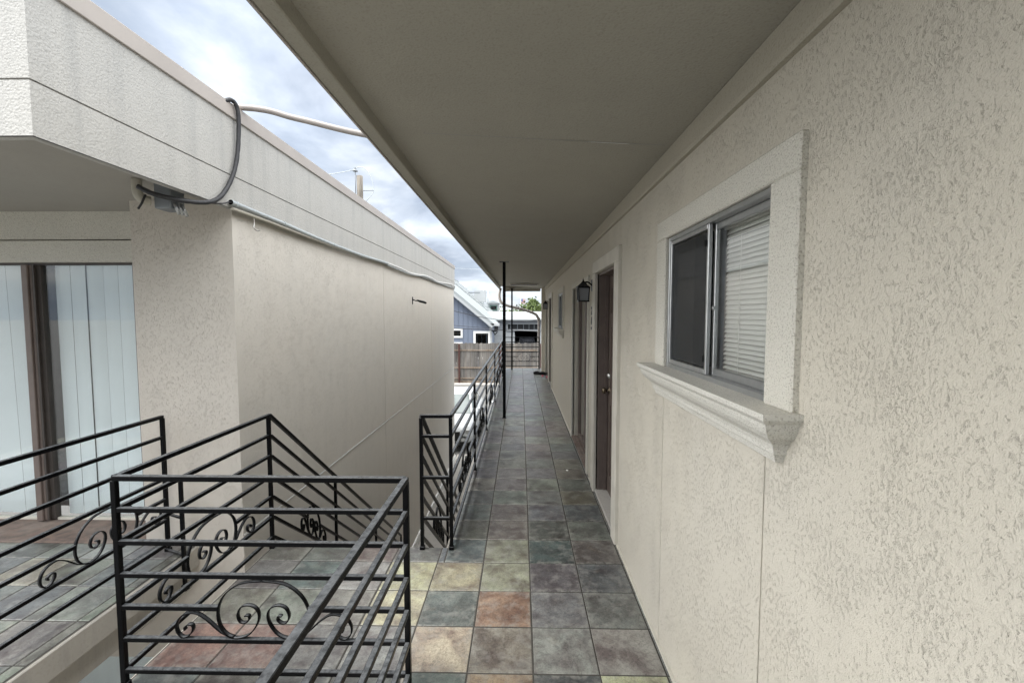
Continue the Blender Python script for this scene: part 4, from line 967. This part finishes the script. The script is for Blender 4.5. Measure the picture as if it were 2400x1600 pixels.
# ------------------------------------------------------------------ houses beyond
YH = 34.0
hs = empty('blue_house', (-8, YH, GROUND), 'blue board and batten house with a white gable edge beyond the fence', 'house')
eX, eZ, rX, rZ = -2.35, 0.98, -8.6, 6.16
w = MB()
w.prism([(-14.85, GROUND), (eX, GROUND), (eX, eZ), (rX, rZ-.05), (-14.85, eZ)], 1, YH, YH+9); w.build('wall', 'blue', hs)
bt_ = MB(); x = eX-.25
while x > -14.6:
    zt = eZ+(eX-x)*(rZ-eZ)/(eX-rX) if x > rX else eZ+(x+14.85)*(rZ-eZ)/(eX-rX)
    bt_.box((x-.025, YH-.03, GROUND), (x+.025, YH-.0005, zt-.12)); x -= .36
bt_.build('battens', 'blue', hs)
dxr, dzr = (rX-eX), (rZ-eZ); LL = math.hypot(dxr, dzr); ux, uz = dxr/LL, dzr/LL; nx_, nz_ = -uz, ux
if nz_ < 0: nx_, nz_ = -nx_, -nz_
def rl(s_, h): return (eX-ux*.35 + ux*s_ + nx_*h, eZ-uz*.35 + uz*s_ + nz_*h)
r_ = MB(); r_.prism([rl(0, .02), rl(LL+.35, .02), rl(LL+.35, .20), rl(0, .20)], 1, YH-.45, YH+9.4)
r_.prism([(2*rX-p_[0], p_[1]) for p_ in (rl(0, .02), rl(LL+.35, .02), rl(LL+.35, .20), rl(0, .20))][::-1], 1, YH-.45, YH+9.4); ro = r_.build('roof', 'roof_white', hs)
tr_ = MB(); tr_.prism([rl(-.02, -.16), rl(LL+.3, -.16), rl(LL+.3, .0195), rl(-.02, .0195)], 1, YH-.48, YH-.40); tr_.box((eX-.02, YH-.04, GROUND), (eX+.18, YH+.1, eZ), .004); tr_.box((eX-.1, YH-.45, eZ-.22), (eX+.75, YH+.3, eZ-.02), .01); tr_.build('rake_board', 'siding_white', hs)
def hwin(root, x0, x1, z0, z1, y, mat='white', dark='dark_room', bars=True, t_=.13):
    f_ = MB(); f_.box((x0-t_, y-.06, z0-t_), (x0, y-.005, z1+t_)); f_.box((x1, y-.06, z0-t_), (x1+t_, y-.005, z1+t_)); f_.box((x0, y-.06, z1), (x1, y-.005, z1+t_)); f_.box((x0, y-.06, z0-t_), (x1, y-.005, z0))
    f_ = f_.build('window', mat, root)
    p_ = MB(); p_.box((x0, y-.03, z0), (x1, y-.02, z1)); p_.build('pane', 'glass_dark', f_)
    k_ = MB(); k_.box((x0, y-.019, z0), (x1, y-.006, z1)); k_.build('dark_backing', 'dark_room', f_)
    if bars:
        b_ = MB(); nb = max(3, int((z1-z0)/.14))
        for i in range(nb): b_.box((x0+.05, y-.018-.001, z0+.05+i*(z1-z0-.1)/nb), (x0+(x1-x0)*.8, y-.0195, z0+.05+(i+.35)*(z1-z0-.1)/nb))
        b_.build('blind', 'plastic_grey', f_)
hwin(hs, -5.4, -4.55, -.0, .42, YH, t_=.14); hwin(hs, -3.42, -2.35-.12, -1.6, .20, YH, t_=.17); hwin(hs, -5.4, -4.55, -2.0, -.62, YH, t_=.14)
# lamp on the house corner
lp = empty('porch_lamp', (-2.05, YH-.2, .3), 'tiny dark lamp on the white corner of the blue house', 'lamp')
m = MB(); m.box((-2.2, YH-.35, .35), (-1.75, YH-.2, .42)); m.tube([(-2.05, YH-.3, .35), (-1.95, YH-.3, .1), (-1.75, YH-.3, .32)], .05, 6); m.build('arm', 'metal_black', lp)

# pale house with metal roof behind
YB = 44.0; k_ = YB/1052
def px(x, y, Y): return ((x-1221)*Y/1052, 1.671+(733-y)*Y/1052)
hb = empty('pale_house', (-6, YB, GROUND), 'pale house with a white metal roof rising behind the blue house', 'house')
w = MB(); w.prism([(-16, GROUND), (-2.4, GROUND), (-2.4, 1.2), (-7.2, 5.25), (-16, 5.25)], 1, YB+.3, YB+8); w.build('wall', 'siding_white', hb)
w = MB(); w.prism([(-2.0, 1.0), (-7.1, 5.25), (-7.3, 5.25), (-7.3, 5.05), (-2.1, .8)], 1, YB, YB+8.3); w.prism([(-16, 5.26), (-7.2, 5.26), (-7.2, 5.45), (-16, 5.45)], 1, YB, YB+8.3)
for i in range(12): w.prism([(-2.0-i*.42, 1.0+i*.35), (-2.03-i*.42, 1.09+i*.35), (-2.10-i*.42, 1.12+i*.35), (-2.1-i*.42, 1.08+i*.35)], 1, YB, YB+8.3)
w.build('roof', 'roof_white', hb)
w = MB(); w.box((-4.75, YB+2, 2.9), (-3.6, YB+3, 4.05)); w.build('dormer', 'siding_white', hb)
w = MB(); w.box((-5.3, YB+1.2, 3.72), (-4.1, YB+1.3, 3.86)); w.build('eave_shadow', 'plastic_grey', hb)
for x in (-4.0, -3.5): 
    w = MB(); w.tube([(x, YB+4, 2.0), (x, YB+4, 4.4)], .05, 6); w.build('vent_pipe', 'galv', hb)
# garage building
YG = 40.0
gb = empty('grey_carport_building', (0.5, YG, GROUND), 'grey building with white roof band and dark open carport behind the fence', 'building')
def gx(x): return (x-1221)*YG/1052
def gz(y): return 1.671+(733-y)*YG/1052
w = MB(); w.box((gx(1168), YG, gz(772)), (gx(1330), YG+8, gz(748))); w.build('wall', 'siding_grey', gb)
w = MB(); w.box((gx(1130), YG+.02, GROUND), (gx(1207), YG+8, gz(772)-.01))
for i in range(9): w.box((gx(1131), YG-.01, GROUND+.1+i*.3), (gx(1206), YG+.019, GROUND+.36+i*.3), .01)
w.build('white_wall', 'siding_white', gb)
w = MB(); w.box((gx(1262), YG+.02, GROUND), (gx(1330), YG+8, gz(772)-.01)); w.build('end_wall', 'siding_white', gb)
w = MB(); w.box((gx(1188), YG-.12, gz(773)), (gx(1268), YG+.3, gz(769.5))); w.box((gx(1188), YG-.06, gz(769.4)), (gx(1190.5), YG-.001, gz(755))); w.box((gx(1188), YG-.06, gz(757)), (gx(1265), YG-.001, gz(755))); w.build('white_band', 'siding_white', gb)
w = MB(); w.box((gx(1191), YG-.03, gz(769.4)), (gx(1261), YG-.0005, gz(757.2))); w = w.build('window_strip', 'dark_room', gb)
for x in (1197, 1213, 1227, 1240, 1252):
    q = MB(); q.box((gx(x), YG-.045, gz(769.3)), (gx(x+1), YG-.0301, gz(757.3))); q.build('window_bar', 'plastic_grey', w)
w = MB(); w.box((gx(1130), YG-.5, gz(748)), (gx(1335), YG+8.2, gz(745.5))); w.prism([(YG-.5, gz(745.4)), (YG+2.5, gz(727)), (YG+8, gz(727)), (YG+8, gz(745.4))], 0, gx(1130), gx(1335)); w.build('roof', 'roof_white', gb)
w = MB(); w.box((gx(1150), YG+2.3, gz(733.5)), (gx(1335), YG+2.4-.35, gz(731))); w.build('ridge_line', 'siding_grey', gb)
w = MB(); w.box((gx(1207), YG+5, GROUND), (gx(1262), YG+5.1, gz(772))); w.build('dark_interior', 'dark_room', gb)
gd = empty('green_window_house', (-2.4, 52, GROUND), 'small distant dormer with green window frames above the roofs', 'house')
def qx(x, y, Y=52.): return ((x-1221)*Y/1052, 1.671+(733-y)*Y/1052)
a_ = qx(1144, 735); b_ = qx(1168, 709); w = MB(); w.box((a_[0], 52, GROUND), (b_[0], 55, b_[1])); w.build('wall', 'siding_white', gd)
w = MB(); w.prism([(a_[0]-.2, b_[1]), (b_[0]+.2, b_[1]), (b_[0]+.1, b_[1]+.12), ((a_[0]+b_[0])/2, b_[1]+.3), (a_[0]-.1, b_[1]+.12)], 1, 51.8, 55); w.build('roof', 'roof_white', gd)
a_ = qx(1151, 723); b_ = qx(1164, 715); hwin(gd, a_[0], b_[0], a_[1], b_[1], 52, 'green_frame', bars=False, t_=.12)

# vehicle builder
def vehicle(x, y, label, paint, L=4.7, W=1.84, H=1.5, face=-1, rough='sedan'):
    o = empty('parked_car', (x, y, GROUND), label, 'car', 'cars parked in the lot')
    def T(lx, ly, lz): return (x+lx, y+face*ly*-1, GROUND+lz)   # ly>0 : towards the rear
    hw = W/2
    # stations along the length: (ly, z_low, z_belt, half width, bulge)
    S = [(-L/2, .42, .62, hw*.74), (-L/2+.06, .25, .78, hw*.86), (-L/2+.35, .20, .88, hw*.95), (-L/2+.9, .18, .95, hw), (-L/2+1.35, .18, 1.0, hw), (0, .18, 1.0, hw), (L/2-1.0, .18, 1.02, hw), (L/2-.35, .2, 1.0, hw*.96), (L/2-.06, .3, .92, hw*.88), (L/2, .45, .8, hw*.78)]
    m = MB(); rings = []
    for (ly, zl, zb, w_) in S:
        r = [(w_*.80, zl), (w_*.97, zl+.10), (w_, zl+(zb-zl)*.45), (w_*.985, zb-.16), (w_*.93, zb-.035), (w_*.80, zb), (w_*.4, zb+.025), (0, zb+.03)]
        rings.append([T(a, ly, b) for a, b in r] + [T(-a, ly, b) for a, b in r[-2::-1]])
    nn = len(rings[0])
    for i in range(len(rings)-1):
        for k in range(nn-1): m.quad([rings[i][k], rings[i][k+1], rings[i+1][k+1], rings[i+1][k]], True)
        m.quad([rings[i][-1], rings[i][0], rings[i+1][0], rings[i+1][-1]])
    m.quad(rings[0]); m.quad(rings[-1][::-1]); m.build('body', paint, o)
    # cabin
    C = [(-L/2+1.15, 1.0, .80, 1.0, .80), (-L/2+1.95, 1.0, .86, H-.03, .64), (-L/2+2.35, 1.0, .87, H, .66), (L/2-1.45, 1.0, .87, H, .66), (L/2-.95, 1.0, .86, H-.05, .62), (L/2-.38, 1.0, .78, 1.01, .76)]
    gl = MB(); rf_ = MB()
    R2 = [[T(a*hw*s_, ly, b) for (a, b) in ((w0, z0), (w1, z1)) for s_ in (1,)] + [T(-w1*hw, ly, z1), T(-w0*hw, ly, z0)] for (ly, z0, w0, z1, w1) in C]
    for i in range(len(R2)-1):
        gl.quad([R2[i][0], R2[i][1], R2[i+1][1], R2[i+1][0]], True); gl.quad([R2[i][2], R2[i][3], R2[i+1][3], R2[i+1][2]], True)
        (rf_ if 1 <= i <= 3 else gl).quad([R2[i][1], R2[i][2], R2[i+1][2], R2[i+1][1]], True)
    gl.build('windows', 'paint_black' if paint == 'paint_black' else 'car_glass', o)
    for s_ in (1, -1):
        for i in range(len(C)-1):
            p0 = Vector(R2[i][1 if s_ > 0 else 2]); p1 = Vector(R2[i+1][1 if s_ > 0 else 2]); rf_.beam(p0, p1, .055, .05)
        for i in (2,):
            rf_.beam(R2[i][0 if s_ > 0 else 3], R2[i][1 if s_ > 0 else 2], .05, .08)
    rf_.build('roof', paint, o)
    fr = MB(); yf = -L/2-.012
    fr.box(T(-hw*.52, yf, .36), T(hw*.52, yf+.10, .66)); fr.box(T(-hw*.70, yf+.02, .20), T(hw*.70, yf+.12, .33)); fr.build('grille', 'tyre', o)
    fr = MB(); fr.box(T(-.16, yf-.012, .42), T(.16, yf-.001, .52)); fr.build('number_plate', 'white', o)
    for s_ in (1, -1):
        h = MB(); h.box(T(s_*hw*.56, yf+.02, .60), T(s_*hw*.86, yf+.20, .74), .02); h.build('headlight', 'alu', o)
        h = MB(); h.box(T(s_*hw*.98, -L/2+1.55, 1.0), T(s_*(hw+.16), -L/2+1.68, 1.13), .03); h.build('mirror', paint, o)
    wp = MB()
    wp.beam(T(-.6, -L/2+1.14, 1.03), T(.5, -L/2+1.12, 1.03), .03, .012); wp.build('wiper', 'tyre', o)
    for ly in (-L/2+.9, L/2-.95):
        for s_ in (1, -1):
            c_ = T(s_*(hw-.10), ly, .33); ax = (s_, 0, 0)
            q = MB(); q.lathe([(.20, .115), (.29, .12), (.325, .10), (.33, .0), (.325, -.08), (.2, -.09)], c_, ax, 20); wo = q.build('wheel', 'tyre', o)
            q = MB(); q.lathe([(0, .10), (.06, .10), (.17, .085), (.20, .112)], c_, ax, 14); q.build('rim', 'alu', wo)
    return o
M['car_glass'] = plain("car_window_glass", (0.15, 0.175, 0.17), 0.06, 0.9, 0, 0.05, 2)
vehicle(-2.42, 16.45, 'white parked car below the near left of the walkway railing', 'paint_white_car', H=1.56)
vehicle(-.05, 17.6, 'silver parked car mostly hidden behind the walkway railing', 'paint_silver', H=1.5)
# dark suv in the carport
vehicle(.55, YG+1.2, 'black car standing in the carport of the grey building', 'paint_black', H=1.75)
for o_ in bpy.data.objects:
    if o_.name.startswith('parked_car') and o_.get('label', '').startswith('black'): o_.location.z += .55; o_.location.y -= 1.0

# ------------------------------------------------------------------ utility pole and wires
YP = 21.0
up = empty('utility_pole', (-7.5, YP, GROUND), 'old wooden utility pole top rising above the left roof', 'utility pole')
m = MB(); xp = (848-1221)*YP/1052; zt = 8.02
m.tube([(xp-.03, YP, GROUND), (xp, YP, 4), (xp-.015, YP, 6.4), (xp+.01, YP, 7.2), (xp, YP, zt)], .14, 12, wav=.03); m.build('shaft', 'pole_wood', up)
m = MB(); m.tube([(xp-.155, YP-.1, 7.2), (xp-.16, YP-.1, 8.2)], .02, 6); m.build('pin', 'plastic_grey', up)
m = MB(); m.lathe([(0, .16), (.06, .155), (.04, .11), (.04, .09), (.11, .03), (.12, 0), (.02, -.02)], (xp-.16, YP-.1, 8.2), (0,0,1), 10); m.build('insulator', 'plastic_grey', up)
m = MB(); m.tube([(xp+.13, YP, 7.35), (xp+.64, YP, 7.36)], .016, 6); m.build('standoff_arm', 'plastic_grey', up)
m = MB(); m.tube(spline([(xp-2.0, YP, 8.02), (xp-1.2, YP, 8.13), (xp-.4, YP, 8.27), (xp-.16, YP, 8.37), (xp+.05, YP, 8.42), (xp+.28, YP, 8.34), (xp+.46, YP, 8.10), (xp+.58, YP, 7.8), (xp+.64, YP, 7.36), (xp+.5, YP, 7.1), (xp+.14, YP, 6.75)], 6), .014, 6); m.build('loop_wire', 'galv', up)
def wire(name, label, pts, r=.02, mat='cable'):
    m = MB(); m.tube(spline(pts, 6), r, 6); tag(m.build(name, mat), label, 'wire', 'overhead wires')
def pw(x, y, Y): a_, b_ = px(x, y, Y); return (a_, Y, b_)
wire('overhead_wire', 'highest black wire crossing the blue house front and the roofs to its right', [pw(960, 700, 31), pw(1064, 726, 31), pw(1130, 741, 31), pw(1180, 747, 31), pw(1215, 751, 31), pw(1258, 747, 31), pw(1330, 738, 31)], .022)
wire('overhead_wire', 'thin middle black wire sagging in front of the blue house above the window', [pw(960, 752, 31), pw(1064, 760, 31), pw(1130, 765, 31), pw(1200, 768, 31), pw(1330, 774, 31)], .015)
wire('overhead_wire', 'lowest and thickest black wire in front of the blue house just above the window', [pw(960, 764, 31), pw(1064, 767, 31), pw(1150, 770, 31), pw(1240, 773, 31), pw(1330, 776, 31)], .028)
wire('overhead_wire', 'faint wire high in the sky above the downspout', [pw(960, 682, 60), pw(1100, 687, 60), pw(1200, 686, 60), pw(1265, 683, 60), pw(1400, 676, 60)], .02, 'galv')
wire('overhead_wire', 'faint topmost wire across the sky between the two roofs', [pw(960, 622, 60), pw(1064, 627, 60), pw(1180, 630, 60), pw(1330, 630, 60)], .015, 'galv')

# ------------------------------------------------------------------ trees and flag
def tree(x, y, z0, h, r, label, n=1500, seed=1, leaf=.22):
    o = empty('tree', (x, y, z0), label, 'tree'); rng = random.Random(seed)
    t_ = MB(); t_.tube([(x, y, z0), (x+.1, y, z0+h*.35), (x-.05, y, z0+h*.6), (x+.1, y, z0+h*.85)], .2, 8, rs=[.28, .2, .13, .05]); 
    cs = []
    for i in range(14):
        a = rng.uniform(0, 6.28); rr = r*rng.uniform(.2, .85); zc = z0+h*rng.uniform(.5, .95); cx_, cy_ = x+rr*math.cos(a), y+rr*math.sin(a); cs.append((cx_, cy_, zc, r*rng.uniform(.28, .5)))
        t_.tube([(x, y, z0+h*.4), ((x+cx_)/2, (y+cy_)/2, (z0+h*.4+zc)/2+.2), (cx_, cy_, zc)], .05, 5, rs=[.09, .06, .02])
    t_.build('trunk', 'bark', o)
    c = MB()
    for i in range(n):
        q = rng.choice(cs); d_ = Vector((rng.gauss(0,1), rng.gauss(0,1), rng.gauss(0,.8))).normalized()*q[3]*rng.uniform(.35, 1.1); p_ = Vector(q[:3])+d_
        u = Vector((rng.uniform(-1,1), rng.uniform(-1,1), rng.uniform(-1,1))).normalized(); v = u.cross(Vector((rng.uniform(-1,1), rng.uniform(-1,1), rng.uniform(-1,1)))).normalized(); s_ = leaf*rng.uniform(.5, 1.2)
        c.quad([p_-u*s_, p_+v*s_*.5, p_+u*s_, p_-v*s_*.5])
    c.build('crown', 'leaf', o); return o
tree(1.7, 58, GROUND, 6.3, 2.0, 'leafy green tree seen past the drainpipe at the far end', 2200, 3, .2)
tree(-3.3, 75, GROUND, 4.9, 2.2, 'low distant tree to the right of the green dormer', 900, 5, .25)
tree(.6, 85, GROUND, 5.2, 3.2, 'low distant tree behind the flag', 1200, 8, .25)
fl = empty('flag', (.2, 60, GROUND), 'tiny flag with stripes and blue corner above the distant roofs', 'flag')
m = MB(); m.tube([(.02, 60, GROUND), (.02, 60, 3.75)], .03, 6); m.build('pole', 'galv', fl)
m = MB()
for i in range(7):
    zz = 3.65-i*.09
    mm = MB(); mm.quad([(.05 if i > 3 else .28, 60, zz), (.62, 60.05, zz-.02), (.62, 60.05, zz-.065), (.05 if i > 3 else .28, 60, zz-.045)]); mm.build('stripe', 'flag_red', fl)
m = MB(); m.quad([(.05, 60.01, 3.66), (.62, 60.06, 3.64), (.62, 60.06, 3.02), (.05, 60.01, 3.04)]); m.build('cloth', 'flag_white', fl)
m = MB(); m.quad([(.05, 59.99, 3.66), (.28, 59.995, 3.655), (.28, 59.995, 3.30), (.05, 59.99, 3.31)]); m.build('canton', 'flag_blue', fl)
